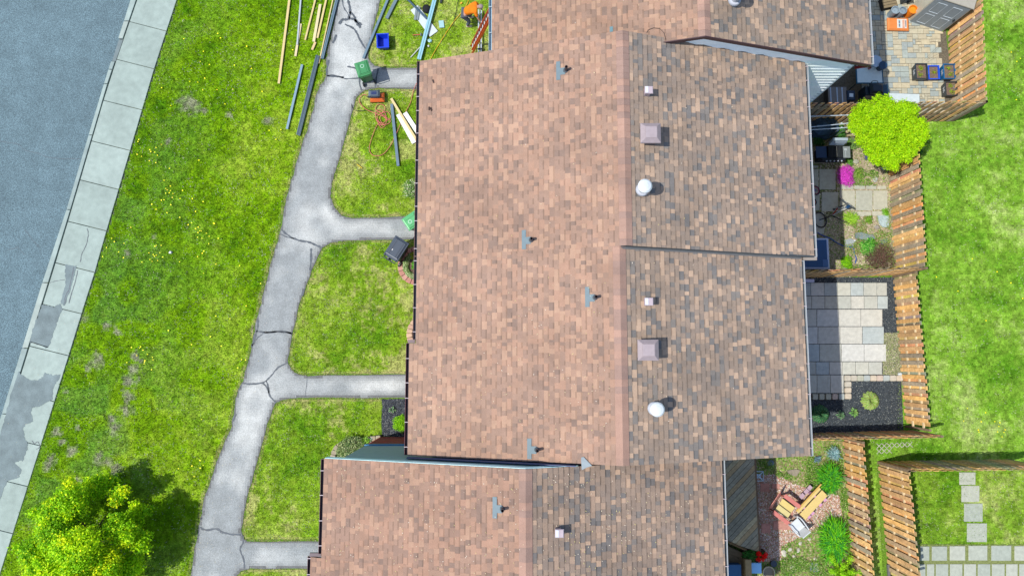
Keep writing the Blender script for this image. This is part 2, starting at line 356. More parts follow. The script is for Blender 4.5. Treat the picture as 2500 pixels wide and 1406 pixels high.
def tab_geo(b, x0, x1, y0, y1, zf, side, raised, col, band):
    """x0 upslope, x1 downslope; zf(x) roof plane height"""
    t0, t1 = .004, (.022 if raised else .012)
    A = [(x0, y0, zf(x0) + t0), (x0, y1, zf(x0) + t0), (x1, y1, zf(x1) + t1), (x1, y0, zf(x1) + t1)]
    Bt = [(x0, y0, zf(x0) - .01), (x0, y1, zf(x0) - .01), (x1, y1, zf(x1) - .01), (x1, y0, zf(x1) - .01)]
    fl = (lambda f: f) if side < 0 else (lambda f: f[::-1])
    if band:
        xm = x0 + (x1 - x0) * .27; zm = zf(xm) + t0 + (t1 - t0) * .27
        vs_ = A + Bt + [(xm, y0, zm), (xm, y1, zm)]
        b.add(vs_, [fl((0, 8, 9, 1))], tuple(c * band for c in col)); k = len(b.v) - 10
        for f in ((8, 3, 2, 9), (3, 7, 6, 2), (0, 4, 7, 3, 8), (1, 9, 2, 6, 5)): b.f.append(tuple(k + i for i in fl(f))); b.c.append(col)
    else:
        b.add(A + Bt, [fl(f) for f in ((0, 3, 2, 1), (3, 7, 6, 2), (0, 4, 7, 3), (1, 2, 6, 5))], col)
def house(name, label, y0, y1, xr, zr, segW, segE, wall_col, wy0, wy1, xw, xe, tint=(.91, .94, .92)):
    """segW/segE: lists of (ya, yb, eave x)"""
    base = thing('row_house', label, 'house', (xr, (wy0 + wy1) / 2, 0), group='attached brown roofed row houses'); ox, oy = base.location.x, base.location.y
    def L(b): b.v = [(x - ox, y - oy, z) for x, y, z in b.v]; return b
    # body
    b = MB(); zt = lambda x: zr - P * abs(x - xr) - .08
    sec = [(xw, 0), (xe, 0), (xe, zt(xe)), (xr, zt(xr)), (xw, zt(xw))]
    n = 5; vs_ = [(x, wy0, z) for x, z in sec] + [(x, wy1, z) for x, z in sec]
    b.add(vs_, [(0, 1, 2, 3, 4), (9, 8, 7, 6, 5)] + [(i, 5 + i, 5 + (i + 1) % 5, (i + 1) % 5) for i in range(5)], wall_col)
    L(b).build('wall', m_paint, base)
    rb = MB(); tabs = []
    for side, segs, pal, pw in ((-1, segW, PAL_W, PW_W), (1, segE, PAL_E, PW_E)):
        zf = lambda x: zr - P * abs(x - xr)
        for ya, yb, xeav in segs:
            vs_ = []
            for yy in (ya, yb):
                for x, dz in ((xr, 0), (xeav, 0), (xeav, -.1), (xr, -.1)): vs_.append((x, yy, zf(x) + dz))
            fs_ = [(0, 1, 5, 4), (1, 2, 6, 5), (2, 3, 7, 6), (0, 3, 2, 1), (4, 5, 6, 7)]
            if side > 0: fs_ = [f for f in fs_]
            rb.add(vs_, fs_, S(90, 78, 72))
            nC = int(abs(xeav - xr) / CX) + 1
            for i in range(nC):
                d0 = i * CX; d1 = min((i + 1) * CX, abs(xeav - xr) + .02)
                if d1 - d0 < .03: continue
                y = ya - (0 if i == 0 else 0); raised = random.random() < .5; first = True
                while y < yb - .01:
                    w_ = random.choice([.12, .14, .16, .18, .2, .24, .28]) * random.uniform(.92, 1.08)
                    if first: w_ *= random.uniform(.3, 1); first = False
                    y2 = min(y + w_, yb)
                    if yb - y2 < .05: y2 = yb
                    ci = int(RNG.choice(8, p=pw))
                    tabs.append((side, xr + side * d0, xr + side * d1, y, y2, raised, ci)); y = y2
                    raised = not raised if random.random() < .8 else raised
    roof = L(rb).build('roof', m_dark, base)
    # choose the 300 that show largest
    sc = []
    for k, (side, x0, x1, ya, yb, r_, ci) in enumerate(tabs):
        xm, ym = (x0 + x1) / 2, (ya + yb) / 2; z = zr - P * abs(xm - xr); v = Vector((xm, ym, z - H)); dist = v.length
        nrm = Vector((side * P, 0, 1)).normalized(); foreshort = -v.normalized().dot(nrm)
        d = v; q = d.z * math.cos(TH) - d.y * math.sin(TH); yy = d.y * math.cos(TH) + d.z * math.sin(TH)
        uu = 1250 + F * d.x / -q; vv = 703 - F * yy / -q
        vis = -5 < uu < 2505 and -5 < vv < 1410
        sc.append((abs(x1 - x0) * (yb - ya) * foreshort / dist ** 2 * (1 if vis else .0001), k))
    sc.sort(reverse=True); big = set(k for _, k in sc[:300])
    st = MB()
    for k, (side, x0, x1, ya, yb, r_, ci) in enumerate(tabs):
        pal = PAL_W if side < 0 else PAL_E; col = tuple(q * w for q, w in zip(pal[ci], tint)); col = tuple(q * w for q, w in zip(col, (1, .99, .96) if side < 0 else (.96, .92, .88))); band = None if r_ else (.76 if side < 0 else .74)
        if k in big and abs(abs(x1 - x0) - CX) < .002:
            key = (side, r_, ci, tint)
            if key not in LIB:
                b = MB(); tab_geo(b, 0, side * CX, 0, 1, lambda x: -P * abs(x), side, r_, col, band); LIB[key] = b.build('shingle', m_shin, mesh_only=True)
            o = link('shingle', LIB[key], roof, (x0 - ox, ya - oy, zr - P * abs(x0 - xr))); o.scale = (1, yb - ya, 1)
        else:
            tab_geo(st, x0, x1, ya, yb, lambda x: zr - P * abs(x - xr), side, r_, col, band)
    o = L(st).build('shingle_courses', m_shin, roof); o['kind'] = 'stuff'
    # ridge caps
    y = y0; hw = .2
    while y < y1 - .02:
        y2 = min(y + .21, y1); key = ('cap', random.randrange(5))
        if key not in LIB:
            b = MB(); cw = tuple(q * w for q, w in zip(PAL_W[(key[1] * 2 + 1) % 8], (.9, .93, .95)))
            b.add([(-hw, 0, -P * hw + .03), (0, 0, .035), (hw, 0, -P * hw + .03), (-hw, 1, -P * hw + .022), (0, 1, .027), (hw, 1, -P * hw + .022), (-hw, 0, -P * hw), (0, 0, 0), (hw, 0, -P * hw), (-hw, 1, -P * hw), (hw, 1, -P * hw)],
                  [(0, 1, 4, 3), (1, 2, 5, 4), (0, 6, 7, 1), (1, 7, 8, 2), (3, 9, 6, 0), (2, 8, 10, 5)], cw); LIB[key] = b.build('ridge_cap', m_shin, mesh_only=True)
        o = link('ridge_cap', LIB[key], roof, (xr - ox, y - oy, zr)); o.scale = (1, y2 - y, 1); y = y2
    return base, roof, L
def gutter(base, L, x, ya, yb, zx, side, col, inner, tick):
    """side -1 west"""
    b = MB(); w_, h = .125, .1; s_ = side
    prof = [(0, 0), (0, -h), (w_, -h), (w_, .012), (w_ - .014, .012), (w_ - .014, -h + .012), (.012, -h + .012), (.012, 0)]
    vs_ = [(x + s_ * a, ya, zx + c) for a, c in prof] + [(x + s_ * a, yb, zx + c) for a, c in prof]; n = 8
    fs_ = [(i, (i + 1) % n, n + (i + 1) % n, n + i) for i in range(n)]
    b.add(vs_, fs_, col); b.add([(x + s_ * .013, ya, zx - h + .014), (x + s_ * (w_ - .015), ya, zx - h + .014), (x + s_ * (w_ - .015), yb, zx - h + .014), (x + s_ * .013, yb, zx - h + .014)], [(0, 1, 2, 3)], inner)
    b.box(x + s_ * w_ / 2, ya - .004, zx - h, w_, .012, h + .012, col=col); b.box(x + s_ * w_ / 2, yb + .004, zx - h, w_, .012, h + .012, col=col)
    g = L(b).build('gutter', m_paint, base)
    y = ya + .25
    while y < yb:
        b = MB(); b.box(x + s_ * w_ / 2, y, zx + .004, w_ + .01, .022, .014, col=tick); L(b).build('hanger', m_paint, g); y += random.choice([.5, .78, .8, .95])
def laps(b, y, out, z0, zmax, xa, xb, col, xr=None, zr=None, step=.13, floor=None, lip=.022):
    """horizontal lap boards on a wall facing out*Y"""
    z = z0
    while z < zmax:
        z2 = min(z + step, zmax); L_, R_ = xa, xb
        if zr is not None: L_ = max(xa, xr - (zr - .1 - z2) / P); R_ = min(xb, xr + (zr - .1 - z2) / P)
        if R_ <= L_: break
        vs_ = [(L_, y + out * lip, z), (R_, y + out * lip, z), (R_, y + out * .006, z2), (L_, y + out * .006, z2), (L_, y, z), (R_, y, z)]
        fs_ = [(0, 1, 2, 3), (4, 5, 1, 0)]
        if out > 0: fs_ = [f[::-1] for f in fs_]
        b.add(vs_, fs_, tuple(c * random.uniform(.96, 1.03) for c in col)); z = z2
YB0, YS, YB1 = -3.08, 3.47, 10.30
XR = 3.27; ZR = 8.45
zpl = lambda x, xr, zr: zr - P * abs(x - xr)
xB1w = rpt(1022, 450, XR, ZR, -1)[0]; xB2w = rpt(998, 980, XR, ZR, -1)[0]; yst = rpt(1000, 838, XR, ZR, -1)[1]
XR1 = 3.47; ZR1 = ZR + P * .2
xB1e = rpt(1976, 400, XR1, ZR1, 1)[0]; xB2e = rpt(1966, 870, XR, ZR, 1)[0]
XRA = 6.08; xAw = rpt(1202, 60, XRA, ZR, -1)[0]; xAe = rpt(2121, 70, XRA, ZR, 1)[0]
XRC = .40; xCw = rpt(789, 1240, XRC, ZR, -1)[0]; xCe = rpt(1765, 1260, XRC, ZR, 1)[0]; ycs = rpt(770, 1360, XRC, ZR, -1)[1]; xCw2 = rpt(759, 1385, XRC, ZR, -1)[0]
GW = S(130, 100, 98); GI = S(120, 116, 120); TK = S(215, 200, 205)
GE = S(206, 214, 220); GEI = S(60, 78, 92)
A, Ar, LA = house('A', 'topmost row house with white siding on its gable above the next roof', 10.15, 17.2, XRA, ZR, [(10.15, 17.2, xAw)], [(10.15, 17.2, xAe)], S(215, 225, 235), 10.32, 17.1, xAw + .5, xAe - .5, tint=(.84, .87, .84))
B1, B1r, LB1 = house('B1', 'middle row house above the dark roof step, three vents by its ridge', YS, YB1, XR1, ZR1, [(YS, YB1, xB1w)], [(YS, YB1, xB1e)], S(150, 110, 90), YS + .005, YB1 - .02, xB1w + .5, xB1e - .5)
B2, B2r, LB2 = house('B2', 'middle row house below the dark roof step, its eave jogging out above the path', YB0, YS, XR, ZR, [(YB0, yst, xB2w), (yst, YS, xB1w)], [(YB0, YS, xB2e)], S(150, 110, 90), YB0 + .03, YS - .005, xB1w + .5, xB2e - .5)
Cc, Cr, LC = house('C', 'bottom row house, roof littered with yellow seeds and a green grey gable', -9.6, -3.17, XRC, ZR, [(-9.6, ycs, xCw2), (ycs, -3.17, xCw)], [(-9.6, -3.17, xCe)], S(110, 128, 132), -9.5, -3.21, xCw + .58, xCe - .5, tint=(.85, .86, .84))
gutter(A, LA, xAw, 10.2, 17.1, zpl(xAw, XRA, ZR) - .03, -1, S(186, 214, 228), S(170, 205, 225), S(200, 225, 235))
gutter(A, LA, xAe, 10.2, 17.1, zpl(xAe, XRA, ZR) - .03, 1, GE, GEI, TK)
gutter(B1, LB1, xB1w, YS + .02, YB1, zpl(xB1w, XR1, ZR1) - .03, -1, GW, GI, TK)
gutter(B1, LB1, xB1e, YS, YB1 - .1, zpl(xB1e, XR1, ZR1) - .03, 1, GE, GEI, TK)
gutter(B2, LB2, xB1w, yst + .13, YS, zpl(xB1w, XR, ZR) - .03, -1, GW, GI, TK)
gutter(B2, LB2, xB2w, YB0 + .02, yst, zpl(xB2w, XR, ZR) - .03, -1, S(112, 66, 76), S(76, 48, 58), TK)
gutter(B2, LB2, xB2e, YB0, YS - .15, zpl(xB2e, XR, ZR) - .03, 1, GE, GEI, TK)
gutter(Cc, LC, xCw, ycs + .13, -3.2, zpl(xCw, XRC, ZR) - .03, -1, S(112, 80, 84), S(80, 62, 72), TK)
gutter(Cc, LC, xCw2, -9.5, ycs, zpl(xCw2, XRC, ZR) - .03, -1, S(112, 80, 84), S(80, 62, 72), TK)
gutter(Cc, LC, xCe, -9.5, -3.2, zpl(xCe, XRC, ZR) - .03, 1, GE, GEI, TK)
# short return gutters at eave jogs
b = MB(); b.box((xB1w + xB2w) / 2 - .06, yst + .065, zpl(xB2w, XR, ZR) - .1, xB1w - xB2w, .11, .09, col=S(140, 120, 122)); LB2(b).build('return_gutter', m_paint, B2)
b = MB(); b.box((xCw + xCw2) / 2 - .06, ycs + .065, zpl(xCw2, XRC, ZR) - .1, xCw - xCw2, .11, .09, col=S(120, 104, 110)); LC(b).build('return_gutter', m_paint, Cc)
b = MB(); b.box((xB1e + xB2e) / 2 + .1, YS - .065, zpl(xB1e, XR1, ZR1) - .1, xB1e - xB2e + .02, .11, .09, col=S(170, 160, 150)); LB2(b).build('return_gutter', m_paint, B2)
# step trim along the ridge step between the two middle houses
b = MB(); 
for t in (0,):
    xa, xb = XR1 - .15, xB1e
    vs_ = [(xa, YS - .03, zpl(xa, XR1, ZR1) + .03), (xb, YS - .03, zpl(xb, XR1, ZR1) + .03), (xb, YS + .03, zpl(xb, XR1, ZR1) + .03), (xa, YS + .03, zpl(xa, XR1, ZR1) + .03)]
    lo = [(x, y, z - .2) for x, y, z in vs_]
    b.add(vs_ + lo, [(0, 1, 2, 3), (4, 5, 1, 0), (1, 5, 6, 2), (3, 2, 6, 7), (0, 3, 7, 4)], S(82, 88, 92))
LB1(b).build('step_trim', m_paint, B1)
b = MB(); xb = xB2e
b.add([(XR, YS - .09, zpl(XR, XR, ZR) + .026), (xb, YS - .09, zpl(xb, XR, ZR) + .026), (xb, YS - .012, zpl(xb, XR, ZR) + .026), (XR, YS - .012, zpl(XR, XR, ZR) + .026)], [(0, 1, 2, 3)], S(120, 122, 124)); LB2(b).build('step_flashing', m_paint, B2)
# A gable: siding, rake board, soffit
b = MB(); laps(b, 10.315, -1, 0, ZR, xAw + .5, xAe - .5, S(225, 236, 244, 1.9), XRA, ZR, step=.24, lip=.075); LA(b).build('siding', m_paint, A)
b = MB(); b.box(xAe - .5, 10.31, 0, .14, .1, 6.2, col=S(215, 228, 238, 1.3)); LA(b).build('corner_trim', m_paint, A)
for side, xe_ in ((1, xAe), (-1, xAw)):
    b = MB(); h = .17; xs_ = (XRA, xe_)
    v0 = [(x, 10.12, zpl(x, XRA, ZR) + .03) for x in xs_]; v1 = [(x, 10.15, zpl(x, XRA, ZR) + .03) for x in xs_]
    vs_ = v0 + v1 + [(x, y, z - h) for x, y, z in v0] + [(x, y, z - h) for x, y, z in v1]
    b.add(vs_, [(0, 1, 3, 2), (0, 4, 5, 1), (2, 3, 7, 6), (4, 6, 7, 5)], S(84, 58, 62)); LA(b).build('rake_board', m_paint, A)
    b = MB(); vs_ = [(x, y, zpl(x, XRA, ZR) - .12) for y in (10.15, 10.31) for x in xs_]; b.add(vs_, [(0, 1, 3, 2)], S(220, 228, 240)); LA(b).build('soffit', m_paint, A)
# C gable: brick ground floor, siding, navy band, pale rake fascia
b = MB(); BH = 2.69
b.box((xCw + .58 + 3) / 2, -3.195, 0, 3 - (xCw + .58), .03, BH, col=S(120, 84, 78)); br_w = LC(b).build('brick_base', m_stone, Cc)
b = MB(); z = 0.0; k = 0
while z < BH - .06:
    x = xCw + .6 + (.11 if k % 2 else 0)
    while x < -2.9: b.box(x + .1, -3.172, z, .2, .024, .062, col=tuple(c * random.uniform(.7, 1.25) for c in S(122, 62, 52, 2.2))); x += .215
    z += .074; k += 1
o = LC(b).build('bricks', m_stone, Cc); o['kind'] = 'stuff'
b = MB(); laps(b, -3.19, 1, BH, ZR, xCw + .58, xCe - .5, S(104, 128, 130, 2.6), XRC, ZR, step=.13); LC(b).build('siding', m_paint, Cc)
b = MB(); b.box((xCw + .58 - 2.4) / 2, -3.15, BH - .02, -2.4 - xCw - .58, .05, .28, col=S(30, 96, 140, 2)); LC(b).build('band_board', m_paint, Cc)
for nm, za, zb, xa, xb, yy, cc in (('rake_fascia', -.02, -.34, xCw, XRC, -3.155, S(160, 196, 240, 2.6)), ('rake_fascia', -.02, -.3, XRC, 2.0, -3.155, S(160, 196, 240, 2.6))):
    b = MB(); vs_ = [(x, yy + d, zpl(x, XRC, ZR) + q) for d in (0, -.03) for q in (za, zb) for x in (xa, xb)]
    b.add(vs_, [(0, 1, 3, 2)[::-1], (4, 5, 7, 6), (0, 1, 5, 4), (2, 3, 7, 6)[::-1]], cc); LC(b).build(nm, m_paint, Cc)
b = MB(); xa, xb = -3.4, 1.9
b.add([(x, -3.13 + d, zpl(x, XR, ZR) + q) for d in (0, .02) for q in (.02, .32) for x in (xa, xb)], [(0, 1, 3, 2)[::-1], (4, 5, 7, 6)[::-1], (2, 3, 7, 6)], S(30, 66, 110, 1.5)); LC(b).build('navy_strip', m_paint, Cc)  # navy strip on the gable wall just above the lower roof
# metal flashing corner where C ridge dies into the big roof
b = MB(); q = [rpt(u, v, XR, ZR, -1) for u, v in ((1418, 1116), (1424, 1114), (1445, 1136), (1432, 1140), (1420, 1146))]
b.add([(x, y, z + .05) for x, y, z in q], [(0, 4, 3, 2, 1)], S(150, 164, 172)); LC(b).build('flashing_patch', m_metal, Cc)
# ---------------- roof fittings ----------------
def roofpos(u, v, xr, zr, side): return rpt(u, v, xr, zr, side)
def part_on(base, roofo, pos, fn, name, m, smooth=False, sub=()):
    ox, oy = base.location.x, base.location.y
    b = MB(); fn(b); return b.build(name, m, base, loc=(pos[0] - ox, pos[1] - oy, pos[2]), smooth=smooth)
def pipe_vent(base, u, v, xr, zr, hpipe=.3):
    p = roofpos(u, v, xr, zr, -1)
    cc = S(122, 143, 152)
    def f(b):
        b.lathe([(.085, -.06), (.085, .02), (.06, .06), (.05, .07)], 14, col=S(96, 104, 112), cap=False)
    o = part_on(base, None, p, f, 'plumbing_vent', m_metal)
    b = MB(); b.lathe([(.048, 0), (.048, hpipe), (.038, hpipe), (.038, .04)], 14, col=S(66, 54, 60), cap=False); b.lathe([(.039, .05), (.038, .052)], 10, col=(.005, .005, .006)); b.build('pipe', m_plas, o, smooth=False)
    b = MB(); zf = lambda x, d=.028: P * x + d
    for (xa, xb, ya, yb) in ((-.30, -.17, -.29, .33), (-.17, -.02, -.13, .1)): b.add([(xa, ya, zf(xa)), (xb, ya, zf(xb)), (xb, yb, zf(xb)), (xa, yb, zf(xa))], [(0, 1, 2, 3)], cc)
    b.build('flashing_patch', m_metal, o)
pipe_vent(B1, 1381, 173, XR1, ZR1); pipe_vent(B1, 1297, 586, XR1, ZR1, .28) ; pipe_vent(B2, 1453, 726, XR, ZR, .28); pipe_vent(B2, 1311, 1097, XR, ZR, .33); pipe_vent(Cc, 1227, 1241, XRC, ZR, .3)
def small_vent(base, u, v, xr, zr):
    p = roofpos(u, v, xr, zr, 1); c = S(176, 158, 164, 1.2)
    o = part_on(base, None, p, lambda b: b.box(0, 0, -.06, .17, .22, .3, col=c), 'exhaust_vent', m_metal)
    b = MB(); b.box(.03, 0, .235, .26, .24, .05, col=S(190, 175, 182, 1.2), bev=.02); b.build('hood', m_metal, o)
    b = MB(); b.box(-.04, 0, .288, .09, .2, .006, col=S(240, 245, 252)); b.build('pale_patch', m_paint, o)  # pale flat patch on top of the hood
small_vent(B1, 1578, 228, XR1, ZR1); small_vent(B2, 1578, 738, XR, ZR); small_vent(Cc, 1362, 1296, XRC, ZR)
def square_vent(base, u, v, xr, zr):
    p = roofpos(u, v, xr, zr, 1); c = S(172, 158, 162, 1.05); c2 = S(184, 170, 174, 1.05)
    o = part_on(base, None, p, lambda b: b.box(0, 0, -.12, .44, .44, .5, col=S(120, 100, 104)), 'square_vent', m_metal)
    b = MB(); hx = .31
    b.add([(s * hx, t * hx, .34) for s, t in ((-1, -1), (1, -1), (1, 1), (-1, 1))] + [(s * hx, t * hx, .42) for s, t in ((-1, -1), (1, -1), (1, 1), (-1, 1))] + [(s * .19, t * .19, .51) for s, t in ((-1, -1), (1, -1), (1, 1), (-1, 1))],
          [(3, 2, 1, 0)] + [(i, (i + 1) % 4, 4 + (i + 1) % 4, 4 + i) for i in range(4)] + [(4 + i, 4 + (i + 1) % 4, 8 + (i + 1) % 4, 8 + i) for i in range(4)] + [(8, 9, 10, 11)], c); b.build('hood', m_metal, o)
    b = MB(); b.box(0, 0, .508, .35, .35, .02, col=c2, bev=.006); b.build('cap', m_metal, o)
square_vent(B1, 1582, 336, XR1, ZR1); square_vent(B2, 1576, 855, XR, ZR)
def round_vent(base, u, v, xr, zr):
    p = roofpos(u, v, xr, zr, 1)
    o = part_on(base, None, p, lambda b: b.lathe([(.17, -.08), (.16, .05), (.12, .12), (.12, .42)], 20, col=S(190, 195, 205)), 'round_vent', m_metal)
    b = MB(); b.lathe([(.2, .1), (.205, .16), (.19, .2), (.13, .22)], 20, col=S(200, 205, 215), cap=False); b.build('storm_collar', m_metal, o)
    b = MB(); b.lathe([(.2, .5), (.215, .52), (.215, .6), (.17, .65), (.08, .675), (.01, .68)], 24, col=S(236, 244, 250)); b.build('cap', m_plas, o, smooth=False)
    b = MB(); b.lathe([(.15, .42), (.15, .5)], 16, col=S(110, 80, 82)); b.build('louvre', m_metal, o)
round_vent(B1, 1566, 466, XR1, ZR1); round_vent(B2, 1595, 996, XR, ZR); round_vent(A, 1790, 6, XRA, ZR)
# small bits on roofs
ox, oy = B1.location.x, B1.location.y
for u, v in ((1058, 200), (1053, 268), (1048, 266)):
    x, y, z = rpt(u, v, XR1, ZR1, -1); b = MB(); b.box(0, 0, .01, .05, .12, .03, rot=random.random(), col=S(80, 64, 60)); b.build('debris', m_wood, B1, loc=(x - ox, y - oy, z), color=S(80, 64, 60))
x, y, z = rpt(1492, 73, XRA, ZR, -1); b = MB(); b.add([(-.05, -.09, .03 - .05 * P), (.05, -.09, .03 + .05 * P), (.05, .09, .03 + .05 * P), (-.05, .09, .03 - .05 * P)], [(0, 1, 2, 3)], S(110, 150, 160)); b.build('tape_patch', m_paint, A, loc=(x - A.location.x, y - A.location.y, z))
w_ = [rpt(u, v, XR1, ZR1, -1) if False else rpt(u, v, XRA, ZR, -1) for u, v in [(1578, 82), (1582, 75), (1595, 70), (1610, 72), (1620, 82), (1625, 100)]]
b = MB(); b.tube([(x - A.location.x, y - A.location.y, z + .04) for x, y, z in w_], .008, 5, col=S(90, 75, 70)); b.build('roof_cable', m_plas, A)
# ---------------- lawns ----------------
UN = lambda *p: GP(p)
DG = S(70, 118, 14); MG = S(118, 158, 28); LG = S(158, 186, 70); ST = S(200, 195, 130); GR = S(165, 165, 140)
bare = [(460, 255, 22), (410, 345, 10), (655, 295, 10), (130 + 75, 775, 9), (262, 795, 10), (285, 812, 11), (325, 900, 14), (318, 930, 16), (312, 965, 13), (308, 1000, 14), (330, 870, 12), (345, 880, 8), (215, 900, 12), (235, 880, 16), (280, 1045, 13), (275, 1020, 9), (137, 1052, 13), (125, 1120, 10), (115, 1138, 11), (150, 1080, 8), (240, 1120, 14), (175, 1100, 12), (285, 1145, 12), (265, 1130, 10), (190, 1168, 9), (620, 805, 9), (160, 955, 6), (190, 1045, 7), (312, 620, 8), (375, 580, 6), (500, 270, 8), (560, 280, 8)]
bw = [(*G(u, v), r / 57.5) for u, v, r in bare]
def lawncol(x, y, zone):
    n1 = vnoise(x, y, .35, 21); n2 = vnoise(x, y, 1.1, 22); n3 = vnoise(x, y, 3.5, 23); n4 = vnoise(x, y, 11, 24)
    t = np.clip(n1 * .45 + n2 * .5 + n3 * .35 + n4 * .3 - .32, 0, 1)
    if zone == 'w': a, m_, c = S(80, 132, 10), S(130, 174, 16), S(172, 198, 62)
    elif zone == 'f': a, m_, c = S(96, 148, 22), S(142, 178, 44), S(186, 202, 98)
    elif zone == 'y': a, m_, c = S(90, 142, 24), S(136, 174, 52), S(194, 204, 120)
    else: a, m_, c = S(94, 150, 30), S(138, 182, 60), S(188, 208, 122)
    a, m_, c = map(np.array, (a, m_, c)); t = t[..., None] if t.ndim == 1 else t[..., None]
    r = np.where(t < .5, a + (m_ - a) * t * 2, m_ + (c - m_) * (t - .5) * 2)
    if zone == 'w':
        gsh = np.clip((-11 - x) / 6, 0, 1) * np.clip((n2 - .45) * 3, 0, .55); r = r + (np.array(S(84, 140, 60)) - r) * gsh[..., None]
        for bx, by, rr in bw:
            d = np.hypot(x - bx, y - by) / rr + (vnoise(x, y, 6, 31) - .5) * 1.1 + (n4 - .5) * .7
            k = np.clip(1.35 - d, 0, 1) * .85; r = r + (np.array(GR) - r) * k[..., None]
    if zone == 'f':
        s = np.clip((n2 * .45 + n3 * .3 + n4 * .25 + vnoise(x, y, .8, 41) * .3 - .72) * 4, 0, .5); r = r + (np.array(ST) - r) * s[..., None]
    r = r * (1 + (vnoise(x, y, 6.5, 61) - .5) * .55 + (vnoise(x, y, 15, 62) - .5) * .6)[..., None]
    e = dseg(x, y, PATH); ed = np.clip(1 - e / (.13 + .1 * n3), 0, 1) * .9; r = r + (np.array(S(190, 178, 128)) - r) * ed[..., None]
    if zone == 'w':
        e2 = np.clip(1 - dseg(x, y, wR, False) / .5, 0, 1) * .5; r = r + (np.array(S(120, 165, 20)) - r) * e2[..., None]
    return np.clip(r, 0, .8)
hx0, hx1 = xCw + .6, 12.6
W_POLY = [tuple(p) for p in wR] + [G(440, 1530)] ; 
# polygons of turf regions in world units
wl = [wR[1], *wR[2:-1]]
WEST = [(x, y) for x, y in GP([cpt(walkR, -120), *walkR, cpt(walkR, 1500)])] + GP(pl_left)[::-1]
def fr(px): return GP(px)
Y1 = fr([(940, -140), (936, -30), (929, 0), (914, 60), (899, 120), (900, 146), (914, 161), (932, 166), (1015, 167), (1100, 172), (1240, 172), (1240, -140)])
Y2 = fr([(1015, 218), (923, 215), (890, 221), (869, 239), (854, 299), (825, 400), (810, 445), (807, 478), (816, 507), (834, 527), (861, 533), (1018, 528), (1090, 528), (1090, 218)])
Y3 = fr([(1018, 585), (849, 587), (813, 591), (786, 606), (762, 660), (730, 744), (712, 825), (703, 879), (709, 900), (727, 914), (751, 917), (993, 913), (1080, 913), (1080, 585)])
Y4 = fr([(993, 971), (739, 970), (688, 976), (671, 986), (653, 1034), (614, 1177), (606, 1202), (589, 1292), (592, 1312), (603, 1321), (782, 1321), (860, 1321), (960, 1068), (933, 1062), (933, 974)])
Y5 = fr([(860, 1387), (609, 1387), (589, 1393), (574, 1410), (545, 1530), (860, 1530)])
EAST = fr([(2341, -140), (2345, 283), (2165, 296), (2175, 480), (2190, 668), (2190, 1055), (2224, 1058), (2052, 1066), (2085, 1530), (2165, 1530), (2145, 1133), (2600, 1126), (2800, 1126), (2800, -140)])
EYARD = fr([(2165, 1140), (2700, 1136), (2700, 1330), (2240, 1332)])
TW = fr([(2060, 1068), (2145, 1133), (2165, 1530), (2090, 1530)])
zones = [('w', WEST), ('f', Y1), ('f', Y2), ('f', Y3), ('f', Y4), ('f', Y5), ('e', EAST), ('y', EYARD)]
lawnb = MB(); lawnb.prism([wR[0], wR[-1], (120, -90), (120, 90)], -.14, -.004, col=S(112, 150, 50)); LAWN = setp(lawnb.build('lawn', m_lawn), kind='structure')
for zn, poly in zones:
    o = colsheet('turf', poly, .002, .09, lambda x, y: lawncol(x, y, zn), m_lawn); o.parent = LAWN
# grass blades
def blades(poly, dens_, zone, l0=.035, l1=.075, wd=.012, colfn=None, hmul=1):
    xs = [p[0] for p in poly]; ys = [p[1] for p in poly]; x0, x1, y0, y1 = max(min(xs), -23), min(max(xs), 23), max(min(ys), -10.5), min(max(ys), 16)
    N = int((x1 - x0) * (y1 - y0) * dens_); x = RNG.uniform(x0, x1, N); y = RNG.uniform(y0, y1, N); k = inpoly(x, y, poly); x, y = x[k], y[k]; N = len(x)
    col = (colfn or (lambda a, b_: lawncol(a, b_, zone)))(x, y) * RNG.uniform(.75, 1.6, (N, 1))
    pale = RNG.random(N) < .03 + .1 * (vnoise(x, y, 1.7, 77) > .62); col[pale] = np.array(S(222, 226, 190)) * RNG.uniform(.7, 1.2, (pale.sum(), 1))
    th = RNG.uniform(0, 2 * np.pi, N); l = RNG.uniform(l0, l1, N); le = RNG.uniform(.35, 1.0, N); w = wd * RNG.uniform(.6, 1.4, N)
    dx, dy = np.cos(th), np.sin(th); px, py = -dy, dx
    b0 = np.stack([x + px * w, y + py * w, np.zeros(N)], -1); b1 = np.stack([x - px * w, y - py * w, np.zeros(N)], -1)
    tp = np.stack([x + dx * l * le, y + dy * l * le, l * np.sqrt(1.05 - le * le * .9) * hmul], -1)
    return np.stack([b0, b1, tp], 1), np.clip(col, 0, .85)
VV = []; CC_ = []
for zn, poly in zones:
    v_, c_ = blades(poly, {'w': 620, 'f': 700, 'e': 480, 'y': 650}[zn], zn, *((.035, .075) if zn != 'w' else (.04, .09)), wd=.013); VV.append(v_); CC_.append(c_)
setp(npmesh('grass', np.concatenate(VV), None, np.concatenate(CC_), m_blade, nv=3), 'short mown green grass with straw patches over the lawns', 'grass', kind='stuff')
